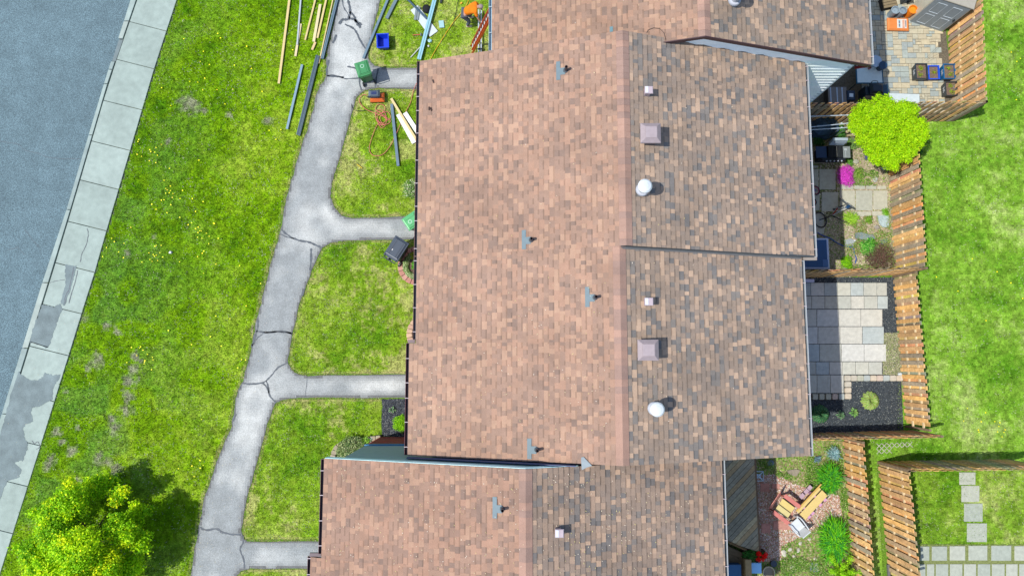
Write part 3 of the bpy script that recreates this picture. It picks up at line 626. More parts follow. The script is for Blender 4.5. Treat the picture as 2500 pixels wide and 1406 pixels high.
# dandelions
def flecks(name, label, cat, pts, size, cols, m, z=.05, flat=True, elong=1.0):
    V = []; C = []
    for p in pts:
        x, y = p[0], p[1]; zz = p[2] if len(p) > 2 else z; a = random.uniform(0, 6.28); s1 = size * random.uniform(.6, 1.3) * elong; s2 = size * random.uniform(.6, 1.2)
        c, s_ = math.cos(a), math.sin(a)
        V.append([(x + c * s1, y + s_ * s1, zz), (x - s_ * s2, y + c * s2, zz + random.uniform(0, .01)), (x - c * s1, y - s_ * s1, zz), (x + s_ * s2, y - c * s2, zz)]); C.append(random.choice(cols))
    o = npmesh(name, np.array(V), None, np.array(C), m); return setp(o, label, cat, kind='stuff')
cl = [(415, 480, 30), (470, 160, 60), (370, 380, 30), (500, 565, 25), (380, 625, 20), (560, 740, 90), (480, 590, 60), (620, 250, 120), (545, 90, 90), (430, 460, 60), (560, 860, 80), (350, 860, 30), (300, 620, 50), (500, 1100, 60), (2420, 200, 90), (2400, 700, 120), (2400, 1040, 40), (900, 420, 80)]
pts = []
for u, v, r in cl:
    for _ in range(8 if r > 40 else 13): pts.append(G(random.gauss(u, r * .6), random.gauss(v, r * .6)))
pts = [p for p in pts if inpoly(np.array([p[0]]), np.array([p[1]]), WEST)[0] or inpoly(np.array([p[0]]), np.array([p[1]]), EAST)[0]]
flecks('dandelions', 'tiny yellow dandelion flowers dotted over the lawns', 'flowers', pts, .031, [S(255, 240, 10, 1.6), S(255, 226, 10, 1.6)], m_paint, .085)
# ---------------- fences ----------------
WOODS = [S(214, 168, 108, 1.5), S(204, 162, 112, 1.5), S(182, 156, 124, 1.45), S(220, 176, 118, 1.5), S(166, 152, 130, 1.4), S(200, 160, 112, 1.5), S(226, 178, 110, 1.5), S(176, 150, 116, 1.45)]
BLIB = {}
def board_mesh(w_, h):
    k = (round(w_, 2), round(h, 2))
    if k not in BLIB: b = MB(); b.box(0, 0, .03, w_, .019, h - .03, bev=.004); BLIB[k] = b.build('board', m_wood, mesh_only=True)
    return BLIB[k]
def fence(a, c, h, label, pitch=.285, bw=.163, side=1, inner_gray=False):
    """a, c: world ends; shadow-box: boards on alternate faces of two rails"""
    L_ = math.hypot(c[0] - a[0], c[1] - a[1]); rz = math.atan2(c[1] - a[1], c[0] - a[0])
    t = thing('wooden_fence', label, 'fence', (*a, 0), rz, 'board fences round the back yards')
    for zf_ in (.3, .74):
        b = MB(); b.box(L_ / 2, 0, h * zf_, L_, .05, .085); b.build('rail', m_wood, t, color=S(232, 208, 166, 1.1))
    n = int(L_ / pitch)
    for i in range(n + 1):
        x = i * pitch + bw / 2
        if x < L_ - bw / 2 + .02: link('board', board_mesh(bw, h + random.choice((0, 0, .02))), t, (x, .036, random.uniform(-.01, .01)), (0, random.uniform(-.015, .015), random.uniform(-.03, .03)), tuple(q * random.uniform(.8, 1.15) for q in random.choice(WOODS)))
        x2 = x + pitch / 2
        if x2 < L_ - bw / 2: link('board', board_mesh(bw, h), t, (x2, -.036, random.uniform(-.01, .01)), None, tuple([q * f for q in random.choice(WOODS)] for f in [random.uniform(.8, 1.12)])[0])
    k = max(1, round(L_ / 2.4))
    for i in range(k + 1):
        b = MB(); b.box(i * L_ / k, 0, 0, .09, .045 if 0 < i < k else .09, h - .03 if 0 < i < k else h + .04); b.build('post', m_wood, t, color=S(150, 130, 105))
    return t
fence(G(2394, -70, 2.2), G(2408, 249, 2.2), 2.2, 'tall board fence between the open lawn and the block paved patio with planter tubs')
fence(G(1972, 254, 2.2), G(2408, 249, 2.2), 2.2, 'tall board fence running behind the bright lime shrub between the two upper yards')
fence(G(2236, 275, 2.2), G(2261, 655, 2.2), 2.2, 'tall board fence beside the rock garden yard with the bicycle')
fence(G(1953, 663, 2.0), G(2258, 655, 2.0), 2.0, 'board fence between the rock garden and the pale slab patio, next to the blue tub')
fence(G(2236, 664, 1.65), G(2270, 1050, 1.65), 1.65, 'lower board fence between the pale slab patio and the open lawn')
fence(G(1983, 1073, 2.0), G(2299, 1065, 2.0), 2.0, 'board fence along the bottom of the black mulch bed, poking into the lawn')
fence(G(2107, 1080, 1.65), G(2136, 1450, 1.65), 1.65, 'board fence beside the two day lily clumps')
fence(G(2219, 1150, 2.2), G(2249, 1450, 2.2), 2.2, 'tall fence on the left edge of the small grassed bottom right yard')
fence(G(2219, 1148, 2.2), G(2560, 1143, 2.2), 2.2, 'tall fence along the top edge of the small grassed bottom right yard')
# ---------------- yard grounds ----------------
def bed(name, px, z, col, chips=None, n=0, csize=.02, kind='structure'):
    w = GP(px); b = MB(); b.prism(dens(w + [w[0]], 4, .03)[:-1], -.1, z, col=col); o = setp(b.build(name, m_soil), kind=kind)
    if n:
        xs = [p[0] for p in w]; ys = [p[1] for p in w]; N = int(n * 1.8); x = RNG.uniform(min(xs), max(xs), N); y = RNG.uniform(min(ys), max(ys), N); k = inpoly(x, y, w); x, y = x[k], y[k]; N = len(x)
        th = RNG.uniform(0, 6.28, N); s1 = csize * RNG.uniform(.5, 1.8, N); s2 = csize * RNG.uniform(.4, .9, N); c, s_ = np.cos(th), np.sin(th); zz = np.full(N, z + .006)
        V = np.stack([np.stack([x + c * s1, y + s_ * s1, zz], -1), np.stack([x - s_ * s2, y + c * s2, zz + RNG.uniform(0, .025, N)], -1), np.stack([x - c * s1, y - s_ * s1, zz + RNG.uniform(0, .01, N)], -1), np.stack([x + s_ * s2, y - c * s2, zz], -1)], 1)
        cc = np.array(chips)[RNG.integers(0, len(chips), N)] * RNG.uniform(.7, 1.3, (N, 1)); ch = npmesh('chips', V, None, cc, m_stone); ch.parent = o; ch['kind'] = 'stuff'
    return o
MU = [S(60, 66, 74), S(92, 98, 104), S(44, 48, 56), S(130, 132, 130)]
bed('patio_base', [(1905, -80), (2300, -80), (2312, 100), (2325, 200), (2345, 290), (1905, 300)], .012, S(120, 112, 96))
bed('garden_soil', [(1880, 296), (2170, 296), (2192, 670), (1880, 685)], .011, S(186, 172, 142), [S(214, 204, 172), S(150, 138, 110), S(160, 180, 90), S(228, 214, 190), S(120, 155, 60)], 9000, .03)
bed('black_gravel', [(1880, 675), (2184, 676), (2192, 812), (2205, 1052), (1880, 1062)], .012, S(70, 78, 84), [S(56, 64, 72), S(96, 104, 110), S(140, 145, 140), S(44, 50, 58)], 12000, .02)
bed('sandy_gravel', c4([(1200, 810), (1395, 805), (1425, 1290), (1190, 1285)], 1900, 640, 4.686), .018, S(168, 164, 132), [S(200, 196, 165), S(150, 150, 110), S(140, 160, 90)], 1800, .02)
bed('front_mulch', [(933, 974), (1060, 972), (1060, 1066), (933, 1064)], .014, S(74, 80, 90), MU, 1800, .025)
C_ = lambda pts: c4(pts, 1700, 1080, 4.312)
bed('yard_soil', C_([(200, -20), (1560, -20), (1600, 1500), (200, 1500)]), .012, S(150, 150, 92), [S(120, 165, 50), S(90, 140, 30), S(190, 185, 140), S(165, 150, 110), S(150, 190, 80)], 9000, .035)
bed('red_gravel', C_([(590, 340), (840, 335), (1010, 430), (1260, 500), (1500, 560), (1530, 760), (1250, 900), (900, 1090), (885, 1240), (650, 1250)]), .024, S(206, 160, 136), [S(226, 184, 160), S(240, 236, 230), S(176, 120, 100), S(246, 234, 220), S(214, 166, 144)], 8000, .024)
# patio A pavers, random rectangles
patA = setp(MB().prism(GP([(1990, 262), (1990, 268), (1996, 268)]), -.02, .0).build('patio', m_soil), kind='structure')
cell = .125; x0p, y0p = 11.7, 11.2; NX, NY = 56, 52
poly = GP([(1985, -70), (2310, -70), (2322, 60), (2326, 120), (2334, 200), (2340, 278), (1985, 290)]); x0p = min(p[0] for p in poly) + 2.2; y0p = min(p[1] for p in poly)
occ = np.zeros((NX, NY), bool); cnt = 0; pav = []
PC = [S(214, 206, 178), S(205, 200, 176), S(186, 196, 188), S(220, 208, 176), S(176, 186, 182), S(208, 198, 170)]
for i in range(NX):
    for j in range(NY):
        if occ[i, j]: continue
        for (w_, h_) in random.sample([(2, 2), (3, 2), (2, 3), (2, 1), (1, 2), (3, 2), (2, 2)], 7) + [(1, 1)]:
            if i + w_ <= NX and j + h_ <= NY and not occ[i:i + w_, j:j + h_].any():
                occ[i:i + w_, j:j + h_] = True; break
        xa, ya, xb, yb = x0p + i * cell, y0p + j * cell, x0p + (i + w_) * cell, y0p + (j + h_) * cell
        cx, cy = np.array([(xa + xb) / 2]), np.array([(ya + yb) / 2])
        if inpoly(cx, cy, poly)[0] and cx[0] < 19: pav.append((xa, ya, xb, yb))
pav.sort(key=lambda p: -(p[2] - p[0]) * (p[3] - p[1]) + (0 if p[0] > 13.6 else 1))
PL = {}
st = MB()
for k, (xa, ya, xb, yb) in enumerate(pav):
    key = (round(xb - xa, 2), round(yb - ya, 2))
    if k < 300:
        if key not in PL: b = MB(); b.box(0, 0, 0, key[0] - .014, key[1] - .014, .034, bev=.006); PL[key] = b.build('paver', m_stoneo, mesh_only=True)
        link('paver', PL[key], patA, ((xa + xb) / 2, (ya + yb) / 2, random.uniform(-.001, .003)), None, random.choice(PC))
    else: st.box((xa + xb) / 2, (ya + yb) / 2, 0, key[0] - .014, key[1] - .014, .034, bev=.006, col=random.choice(PC))
if st.v: o = st.build('pavers', m_stone, patA); o['kind'] = 'stuff'
def slabs(name, rects, ox, oy, s, z, cols, parent, gap=.01):
    for (xa, ya, xb, yb) in rects:
        q = GP(c4([(xa, ya), (xb, ya), (xb, yb), (xa, yb)], ox, oy, s)); grid_slab('slab', q, 0, z + random.uniform(-.003, .003), parent, random.choice(cols), m_stoneo, gap)
pB1 = setp(MB().prism(GP([(1960, 400), (2040, 400), (2046, 520), (1960, 570)]), -.02, .014, col=S(120, 115, 80)).build('garden_patio', m_soil), kind='structure')
CS = [S(205, 204, 184), S(196, 198, 182), S(212, 210, 190)]
slabs('s', [(1930, 405, 1998, 410), (1940, 413, 1998, 465), (1999, 413, 2040, 464), (1940, 467, 2001, 515), (2005, 469, 2046, 517), (1940, 518, 2012, 572), (2049, 465, 2087, 514), (2088, 465, 2130, 515), (2131, 465, 2166, 513), (2050, 451, 2084, 463), (2085, 452, 2112, 463), (2113, 453, 2140, 463), (2141, 454, 2164, 463), (2080, 517, 2127, 529), (2128, 516, 2162, 528), (2050, 380, 2052, 381)], 0, 0, 1, .035, CS, pB1)
pB2 = setp(MB().prism(GP(c4([(150, 236), (1235, 240), (1240, 500), (1190, 540), (1225, 1130), (1180, 1285), (820, 1285), (820, 1400), (150, 1400)], 1900, 640, 4.686)), -.02, .016, col=S(110, 112, 110)).build('slab_patio', m_soil), kind='structure')
rows = [(235, 385, [120, 270, 368, 522, 672, 825, 972, 1125, 1240]), (388, 535, [125, 275, 378, 530, 680, 830, 980, 1133, 1250]), (540, 735, [190, 438, 690, 942, 1188]), (738, 935, [200, 450, 705, 960, 1206]), (938, 1135, [220, 470, 720, 980, 1232]), (1138, 1285, [170, 325, 428, 580, 730, 880, 1032, 1185]), (1288, 1498, [190, 335, 440, 595, 745])]
CB = [S(214, 214, 200), S(205, 207, 196), S(222, 220, 208), S(228, 228, 220), S(198, 208, 206)]
for ya, yb, xs_ in rows: slabs('s', [(xs_[i], ya, xs_[i + 1], yb) for i in range(len(xs_) - 1)], 1900, 640, 4.686, .035, CB, pB2, .008)
def edging(name, label, quads, z, cols, cat='garden edging', group=None):
    t = thing(name, label, cat, (*quads[0][0], 0), 0, group); bx, by = quads[0][0]
    for q in quads:
        q = [(x - bx, y - by) for x, y in q]; cx = sum(p[0] for p in q) / 4; cy = sum(p[1] for p in q) / 4
        pp = []
        for i in range(4):
            a, c = q[i], q[(i + 1) % 4]; pp += [lerp(a, c, .14), lerp(a, c, .86)]
        pp = [lerp(p, (cx, cy), .05) for p in pp]
        b = MB(); n = 8
        a = sum(pp[i][0] * pp[(i + 1) % n][1] - pp[(i + 1) % n][0] * pp[i][1] for i in range(n))
        if a < 0: pp = pp[::-1]
        inn = [lerp(p, (cx, cy), .1) for p in pp]
        b.add([(x, y, 0) for x, y in pp] + [(x, y, z - .02) for x, y in pp] + [(x, y, z) for x, y in inn], [(i, (i + 1) % n, n + (i + 1) % n, n + i) for i in range(n)] + [(n + i, n + (i + 1) % n, 2 * n + (i + 1) % n, 2 * n + i) for i in range(n)] + [tuple(range(2 * n, 3 * n))])
        b.build('stone', m_stoneo, t, color=random.choice(cols))
    return t
sq = lambda r, ox=1900, oy=640, s=4.686: GP(c4([(r[0], r[1]), (r[2], r[1]), (r[2], r[3]), (r[0], r[3])], ox, oy, s))
ex = [745, 820, 890, 965, 1040, 1113, 1187, 1262, 1338, 1415]
EC = [S(214, 206, 188), S(200, 200, 180), S(218, 200, 184), S(192, 200, 196), S(222, 208, 186)]
edging('stone_edging', 'row of rounded blocks between the pale slabs and the black mulch bed', [sq((ex[i], 1290, ex[i + 1], 1360)) for i in range(9)] + [sq((750, y0, 826, y0 + 67)) for y0 in (1362, 1430, 1498)] + [sq((680 - i * 75, 1500, 745 - i * 75, 1572)) for i in range(5)], .12, EC)
def arc_quads(c, r0, r1, a0, a1, n): 
    o = []
    for i in range(n):
        t0 = math.radians(a0 + (a1 - a0) * i / n); t1 = math.radians(a0 + (a1 - a0) * (i + 1) / n)
        o.append([(c[0] + r0 * math.cos(t0), c[1] + r0 * math.sin(t0)), (c[0] + r1 * math.cos(t0), c[1] + r1 * math.sin(t0)), (c[0] + r1 * math.cos(t1), c[1] + r1 * math.sin(t1)), (c[0] + r0 * math.cos(t1), c[1] + r0 * math.sin(t1))])
    return o
c1 = G(1019, 649)
MB().lathe([(.62, 0), (.6, .03)], 20, x=c1[0], y=c1[1], col=S(120, 100, 84)).build('bed_soil', m_soil)['kind'] = 'structure'
edging('brick_edging', 'curved pink brick ring of the flower bed beside the black bin', arc_quads(c1, .6, .85, 75, 285, 12), .08, [S(206, 150, 134), S(196, 142, 128), S(214, 164, 148)])
c2 = G(1044, 816)
edging('brick_edging', 'stack of tan wall blocks peeping out at the eave above the third lawn', arc_quads(c2, .62, .88, 135, 205, 5), .22, [S(226, 190, 160), S(214, 176, 150)])
q = c4([(170, 1270), (185, 1190), (215, 1110), (270, 1030), (380, 975), (480, 952), (560, 945), (650, 935), (745, 915), (830, 900), (920, 888), (1000, 880)], 780, 930, 6.696)
qi = c4([(260, 1275), (275, 1210), (300, 1150), (340, 1090), (410, 1050), (500, 1040), (575, 1035), (660, 1020), (745, 1000), (830, 985), (920, 975), (1010, 960)], 780, 930, 6.696)
wq, wi = GP(q, .12), GP(qi, .12)
edging('block_edging', 'curved wall of grey tan blocks round the bed by the brick gable', [[wq[i], wq[i + 1], wi[i + 1], wi[i]] for i in range(11)], .2, [S(190, 178, 152), S(178, 166, 140), S(200, 186, 156), S(150, 130, 105)])
# small yard at bottom right
pD = setp(MB().prism(GP([(2240, 1328), (2700, 1328), (2700, 1500), (2240, 1500)]), -.02, .006, col=S(140, 150, 90)).build('yard_patio', m_soil), kind='structure')
C7 = [S(192, 198, 182), S(184, 192, 178), S(198, 202, 186)]
slabs('s', [(1000, 1105, 1092, 1252), (1112, 1105, 1268, 1252), (1290, 1102, 1448, 1250), (1476, 1098, 1668, 1250), (1702, 1098, 1905, 1252), (1932, 1102, 2080, 1252), (2105, 1102, 2260, 1252)] + [(x, 1280, x2, 1425) for x, x2 in ((995, 1052), (1064, 1140), (1152, 1280), (1292, 1420), (1432, 1556), (1568, 1696), (1708, 1838), (1850, 1968), (1980, 2100), (2112, 2240))] + [(995 + i * 140, 1450, 1125 + i * 140, 1590) for i in range(9)], 2000, 1060, 4.064, .03, C7, pD, .012)
stp = setp(MB().prism(GP(c4([(1480, 600), (1500, 600), (1500, 620)], 2000, 1060, 4.064)), -.02, .004).build('stepping_path', m_soil), kind='structure')
slabs('s', [(1384, 372, 1552, 502), (1405, 504, 1590, 672), (1432, 680, 1622, 866), (1460, 876, 1664, 1068)], 2000, 1060, 4.064, .028, C7, stp, .015)
# turf pavers
t = thing('turf_pavers', 'strip of concrete lattice blocks sunk in the grass near the fence end', 'pavers', (*G(2140, 1100), 0))
bx, by = G(2140, 1100)
for i in range(7):
    for j in range(2 if i < 3 else 1):
        x, y = G(2146 + i * 12.5, 1088 + j * 13 - i * .6); b = MB()
        for s_ in (1, -1):
            b.tube([(x - bx - .1, y - by - s_ * .1, .012), (x - bx, y - by, .02), (x - bx + .1, y - by + s_ * .1, .012)], .018, 4, col=S(200, 205, 180))
        b.build('lattice_block', m_stone, t)
# ---------------- foliage helpers ----------------
def leafset(N, pos, nrm, size, cols, jitter=.3, aspect=.6):
    n = nrm / (np.linalg.norm(nrm, axis=1, keepdims=True) + 1e-9) + RNG.normal(0, jitter, (N, 3)); n /= np.linalg.norm(n, axis=1, keepdims=True)
    r = RNG.normal(size=(N, 3)); a = np.cross(n, r); a /= np.linalg.norm(a, axis=1, keepdims=True); b = np.cross(n, a)
    s = (size * RNG.uniform(.6, 1.4, N))[:, None]; a = a * s; b = b * s * aspect
    return np.stack([pos + a, pos + b, pos - a, pos - b], 1)
def foliage(name, parent, blobs, N, size, cols, jitter=.5, shell=.45, up=.4, aspect=.6, m=None, under=.35, clump=0, shade=0, perblob=False, scat=0.0):
    bl = np.array(blobs, float); wt = bl[:, 3] ** 2; k = RNG.choice(len(bl), N, p=wt / wt.sum()); c = bl[k]
    d = RNG.normal(size=(N, 3)); d /= np.linalg.norm(d, axis=1, keepdims=True); d[:, 2] = np.where((d[:, 2] < 0) & (RNG.random(N) > under), -d[:, 2], d[:, 2])
    r = c[:, 3] * RNG.uniform(shell, 1, N) ** .5; zs = c[:, 4] if bl.shape[1] > 4 else np.ones(N)
    lump = 1 + .22 * (vnoise(d[:, 0] * 2 + k, d[:, 1] * 2 + d[:, 2], 2.2, 5) - .5) * 2
    p = c[:, :3] + d * (r * lump)[:, None] * np.stack([np.ones(N), np.ones(N), zs], -1) + RNG.normal(0, scat, (N, 3))
    if clump:
        q = RNG.integers(0, N, N); cen = p[(q // clump) * clump % N]; p = cen + RNG.normal(0, size * 1.6, (N, 3))
    nr = d.copy(); nr[:, 2] += up
    V = leafset(N, p, nr, size, cols, jitter, aspect)
    V[:, :, 2] = np.maximum(V[:, :, 2], .01)
    ci = RNG.integers(0, len(cols), N)
    if perblob: ci = np.where(RNG.random(N) < .65, RNG.integers(0, len(cols), len(bl))[k], ci)
    cc = np.array(cols)[ci] * RNG.uniform(.8, 1.25, (N, 1)) * 1.3
    return npmesh(name, V, None, np.clip(cc, 0, .85), m or m_leaf, parent)
def limbs(parent, base, tips, r0, name='trunk', col=None):
    b = MB(); col = col or S(110, 92, 74)
    top = Vector(base) + Vector((0, 0, max(t[2] for t in tips) * .35)); b.tube([base, lerp(base, top, .5) + (0,) if False else tuple(Vector(base).lerp(top, .5)), tuple(top)], [r0, r0 * .8, r0 * .65], 8, col)
    for t in tips:
        mid = top.lerp(Vector(t), .5) + Vector((random.uniform(-.1, .1), random.uniform(-.1, .1), .1)); b.tube([tuple(top), tuple(mid), t], [r0 * .5, r0 * .35, r0 * .12], 6, col)
    return b.build(name, m_woodc, parent)
# front tree
tx, ty = G(262, 1290)
t = thing('front_tree', 'bushy yellow green tree casting a dark shadow on the big left lawn', 'tree', (tx, ty, 0))
bl = []
def twigs(bl, n, r0=.09, r1=.2):
    base = list(bl)
    for _ in range(n):
        q = random.choice(base); d = Vector((random.gauss(0, 1), random.gauss(0, 1), abs(random.gauss(.5, .8)))).normalized(); R_ = q[3] * random.uniform(.8, 1.35)
        bl.append((q[0] + d.x * R_, q[1] + d.y * R_, max(.3, q[2] + d.z * R_ * .8), random.uniform(r0, r1)) + tuple(q[4:]))
cx, cy = G(208, 1322, 1.8); cx -= tx; cy -= ty
for k in range(30):
    a = random.uniform(0, 6.28); r = 1.75 * math.sqrt(random.random()); bl.append((cx + r * math.cos(a), cy + r * math.sin(a) * 1.02, 1.75 + (1 - (r / 1.9) ** 2) * 1.0 + random.uniform(-.25, .25), random.uniform(.38, .72)))
for k in range(12): a = k / 12 * 6.28; bl.append((cx + 1.95 * math.cos(a), cy + 1.98 * math.sin(a), 1.25 + random.uniform(-.3, .3), random.uniform(.3, .5)))
twigs(bl, 170)
foliage('crown', t, bl, 105000, .042, [S(158, 202, 10, 1.5), S(180, 214, 14, 1.5), S(132, 186, 10, 1.4), S(206, 222, 20, 1.5), S(112, 170, 12, 1.3), S(160, 206, 24, 1.5)], .7, .15, perblob=True, scat=.06)
limbs(t, (0, 0, 0), [(cx + random.uniform(-1.3, 1.3), cy + random.uniform(-1.3, 1.3), 1.8) for _ in range(9)], .1)
# bright lime shrub
sx, sy = G(2165, 345)
t = thing('lime_shrub', 'bright lime yellow spreading shrub at the corner of the two upper yards', 'shrub', (sx, sy, 0))
bl = []
for u, v, r in [(2120, 275, .45), (2165, 262, .42), (2205, 275, .45), (2225, 310, .42), (2100, 310, .4), (2140, 300, .5), (2180, 300, .55), (2120, 340, .48), (2160, 340, .6), (2205, 345, .5), (2230, 345, .35), (2140, 370, .42), (2175, 378, .42), (2205, 372, .32), (2095, 290, .28), (2222, 275, .3), (2235, 325, .28), (2170, 390, .25)]:
    x, y = G(2165 + (u - 2165) * 1.08, 322 + (v - 322) * 1.12, 2.3); bl.append((x - sx, y - sy, 2.3 + random.uniform(-.12, .12), r * .95, .45))
twigs(bl, 110, .07, .15)
foliage('crown', t, bl, 62000, .028, [S(186, 236, 6), S(170, 226, 4), S(206, 246, 20), S(150, 214, 6), S(190, 232, 30)], .7, .25, scat=.035)
limbs(t, (0, 0, 0), [(b_[0], b_[1], 2.1) for b_ in bl[:10]], .05)
def shrub(u, v, h, r, n, size, cols, name, label, cat='shrub', rs=1.0, zz=.8, group=None, k=5, jitter=.6, aspect=.6):
    x, y = G(u, v, h * .5); t = thing(name, label, cat, (x, y, 0), 0, group); bl = []
    for i in range(k):
        a = i / k * 6.28; q = r * .45 * (0 if i == 0 else 1); bl.append((q * math.cos(a) * rs, q * math.sin(a), h * .5, r * .6, zz))
    foliage('foliage', t, bl, n, size, cols, jitter, .3, aspect=aspect)
    b = MB()
    for i in range(4): a = i * 1.57; b.tube([(0, 0, 0), (r * .2 * math.cos(a), r * .2 * math.sin(a), h * .5)], .01, 5, col=S(110, 90, 60))
    b.build('stem', m_woodc, t); return t
shrub(979, 1033, .45, .36, 3500, .022, [S(150, 215, 20), S(120, 195, 20), S(176, 230, 40)], 'round_shrub', 'round bright green shrub in the black mulch under the eave')
shrub(1007, 462, .6, .46, 2200, .03, [S(170, 200, 120), S(110, 160, 70), S(225, 230, 195), S(90, 140, 50)], 'variegated_shrub', 'pale variegated shrub half under the eave beside the second lawn')
shrub(1018, 648, .4, .25, 1500, .025, [S(120, 200, 60), S(90, 180, 40)], 'round_shrub', 'round green plant inside the pink brick ring')
shrub(1012, 625, .3, .2, 800, .025, [S(150, 180, 40), S(120, 130, 40), S(190, 200, 60)], 'low_shrub', 'low yellow green plant at the top of the pink brick ring')
t = thing('ground_cover', 'curved band of pale variegated leaves lining the brick ring', 'plant', (*c1, 0)); bl = [(.5 * math.cos(a), .5 * math.sin(a), .08, .13, .8) for a in [math.radians(d) for d in range(120, 280, 9)]]
foliage('foliage', t, bl, 2600, .024, [S(180, 205, 130), S(130, 170, 90), S(215, 225, 180)], .6)
shrub(860, 1098, .5, .6, 5200, .03, [S(160, 180, 110), S(120, 150, 80), S(210, 215, 160), S(100, 130, 80)], 'variegated_shrub', 'large speckled shrub between the curved block wall and the bottom roof', rs=1.3, k=7)
shrub(893, 1082, .4, .3, 1300, .03, [S(150, 200, 60), S(120, 180, 50), S(190, 220, 110)], 'low_shrub', 'small yellow green shrub against the dark brick gable')
shrub(903, 1076, .35, .17, 500, .022, [S(225, 235, 240), S(190, 205, 200), S(120, 150, 90)], 'flower_clump', 'small clump of white flowers at the brick gable corner', 'flowers')
def hosta(u, v, r, n, cols, name, label, h=.18, w=.32, edge=None, group=None):
    x, y = G(u, v, .1); t = thing(name, label, 'plant', (x, y, 0), random.random(), group)
    for i in range(n):
        ring = i / n; a = i * 2.39996; l = r * (.55 + .45 * math.sqrt(ring)) ; b = MB(); c = random.choice(cols); c = tuple(q * random.uniform(.85, 1.15) for q in c)
        hh = h * (1.4 - ring); ca, sa = math.cos(a), math.sin(a); ww = l * w * .5
        sec = [(0.12, .12, .3), (.35, .8, .8), (.65, 1, 1), (.85, .7, .85), (1, .05, .62)]; vs_ = []
        for s_, wd, z_ in sec:
            for e in (-1, -.7, 0, .7, 1): vs_.append((ca * l * s_ - sa * ww * wd * e, sa * l * s_ + ca * ww * wd * e, hh * z_ - (.02 if e == 0 else 0)))
        for k in range(len(sec) - 1):
            for q in range(4): b.add([vs_[5 * k + q], vs_[5 * k + q + 1], vs_[5 * k + 6 + q], vs_[5 * k + 5 + q]], [(3, 2, 1, 0)], (edge if edge and q in (0, 3) else c))
        b.build('leaf', m_leaf, t)
    return t
hosta(957, 1000, .19, 6, [S(110, 160, 110)], 'hosta', 'small cream edged hosta in the front black mulch square', .14, .6, S(215, 225, 190))
hosta(2001, 1010, .42, 70, [S(50, 120, 80), S(60, 140, 90)], 'hosta', 'big dark green hosta mound in the shade by the eave', .34, .3, S(150, 190, 130))
hosta(2052, 1013, .22, 12, [S(110, 170, 120), S(90, 150, 100)], 'hosta', 'medium hosta on the shadow edge of the black mulch bed', .2, .45, S(200, 220, 180))
hosta(2085, 1007, .23, 12, [S(150, 200, 110), S(170, 215, 130)], 'hosta', 'small pale green hosta beside the large yellow green one', .18, .42)
hosta(2124, 978, .42, 60, [S(170, 210, 90), S(190, 222, 110), S(150, 195, 70)], 'hosta', 'large yellow green hosta in the sunny middle of the mulch', .26, .36, S(225, 240, 170))
def strap(u, v, r, n, cols, name, label, h=.5, wd=.02, rs=(1, 1), group=None, cat='plant'):
    x, y = G(u, v, h * .6); t = thing(name, label, cat, (x, y, 0), 0, group); V = []; C = []
    for i in range(n):
        a = random.uniform(0, 6.28); l = r * random.uniform(.5, 1.05); ox_, oy_ = random.gauss(0, r * .22) * rs[0], random.gauss(0, r * .22) * rs[1]; hh = h * random.uniform(.6, 1.1)
        c = np.array(random.choice(cols)) * random.uniform(.9, 1.7); ca, sa = math.cos(a) * rs[0], math.sin(a) * rs[1]; prev = None
        for k in range(6):
            s_ = k / 5; ww = wd * (1 - s_) ** .6 + .001; px, py, pz = ox_ + ca * l * s_, oy_ + sa * l * s_, .02 + hh * (1 - (s_ * 1.5 - 1) ** 2) * (.9 if s_ < .95 else .8)
            pz = max(pz, .02); cur = ((px - sa * ww, py + ca * ww, pz), (px + sa * ww, py - ca * ww, pz))
            if prev: V.append([prev[0], cur[0], cur[1], prev[1]]); C.append(c)
            prev = cur
    npmesh('foliage', np.array(V), None, np.clip(np.array(C), 0, .85), m_leaf, t); return t
DLC = [S(90, 190, 30), S(70, 165, 30), S(130, 210, 40), S(60, 150, 60)]
strap(2026, 1166, .64, 900, DLC, 'day_lily', 'upper arching day lily clump beside the fence by the chairs', .55, .016, (.8, .95))
strap(2034, 1318, .78, 1300, DLC + [S(120, 205, 20)], 'day_lily', 'larger lower day lily clump below the pebbled area', .6, .018, (.75, 1.1))
strap(2036, 1108, .3, 200, [S(150, 190, 200), S(120, 170, 170), S(170, 200, 200)], 'blue_plant', 'spiky blue grey plant above the upper day lilies', .3, .014)
strap(1996, 1120, .18, 80, [S(140, 170, 200), S(110, 150, 140)], 'blue_plant', 'small bluish tuft at the roof corner gutter', .2, .012)
shrub(2075, 456 - 60, .3, .2, 700, .02, [S(120, 180, 70), S(90, 150, 60)], 'low_shrub', 'small leafy plant between the grill and the pink flowers')
shrub(2050, 322, .5, .34, 1400, .028, [S(90, 160, 70), S(70, 140, 60), S(120, 180, 90)], 'mint_bush', 'soft green bush in front of the covered tarp heap')
shrub(2000, 345, .4, .3, 800, .028, [S(50, 110, 50), S(60, 120, 60)], 'low_shrub', 'dark green plant in the shade above the grill')
shrub(2066, 429, .3, .5, 6500, .016, [S(240, 60, 220), S(225, 80, 210), S(250, 110, 235)], 'pink_phlox', 'vivid magenta flower cushion at the patio edge', 'flowers', rs=.7, zz=.6)
shrub(2118, 383, .3, .16, 420, .02, [S(100, 70, 190), S(80, 60, 170), S(110, 150, 80)], 'purple_iris', 'purple iris flowers left of the lime shrub tip', 'flowers')
shrub(2136, 393, .3, .12, 260, .02, [S(110, 80, 200), S(90, 60, 170), S(90, 140, 70)], 'purple_iris', 'second tuft of purple iris just under the lime shrub', 'flowers')
shrub(2098, 424, .15, .3, 1200, .022, [S(120, 175, 60), S(90, 150, 40), S(170, 190, 90)], 'ground_cover', 'low green mat right of the magenta flowers', 'plant', zz=.4)
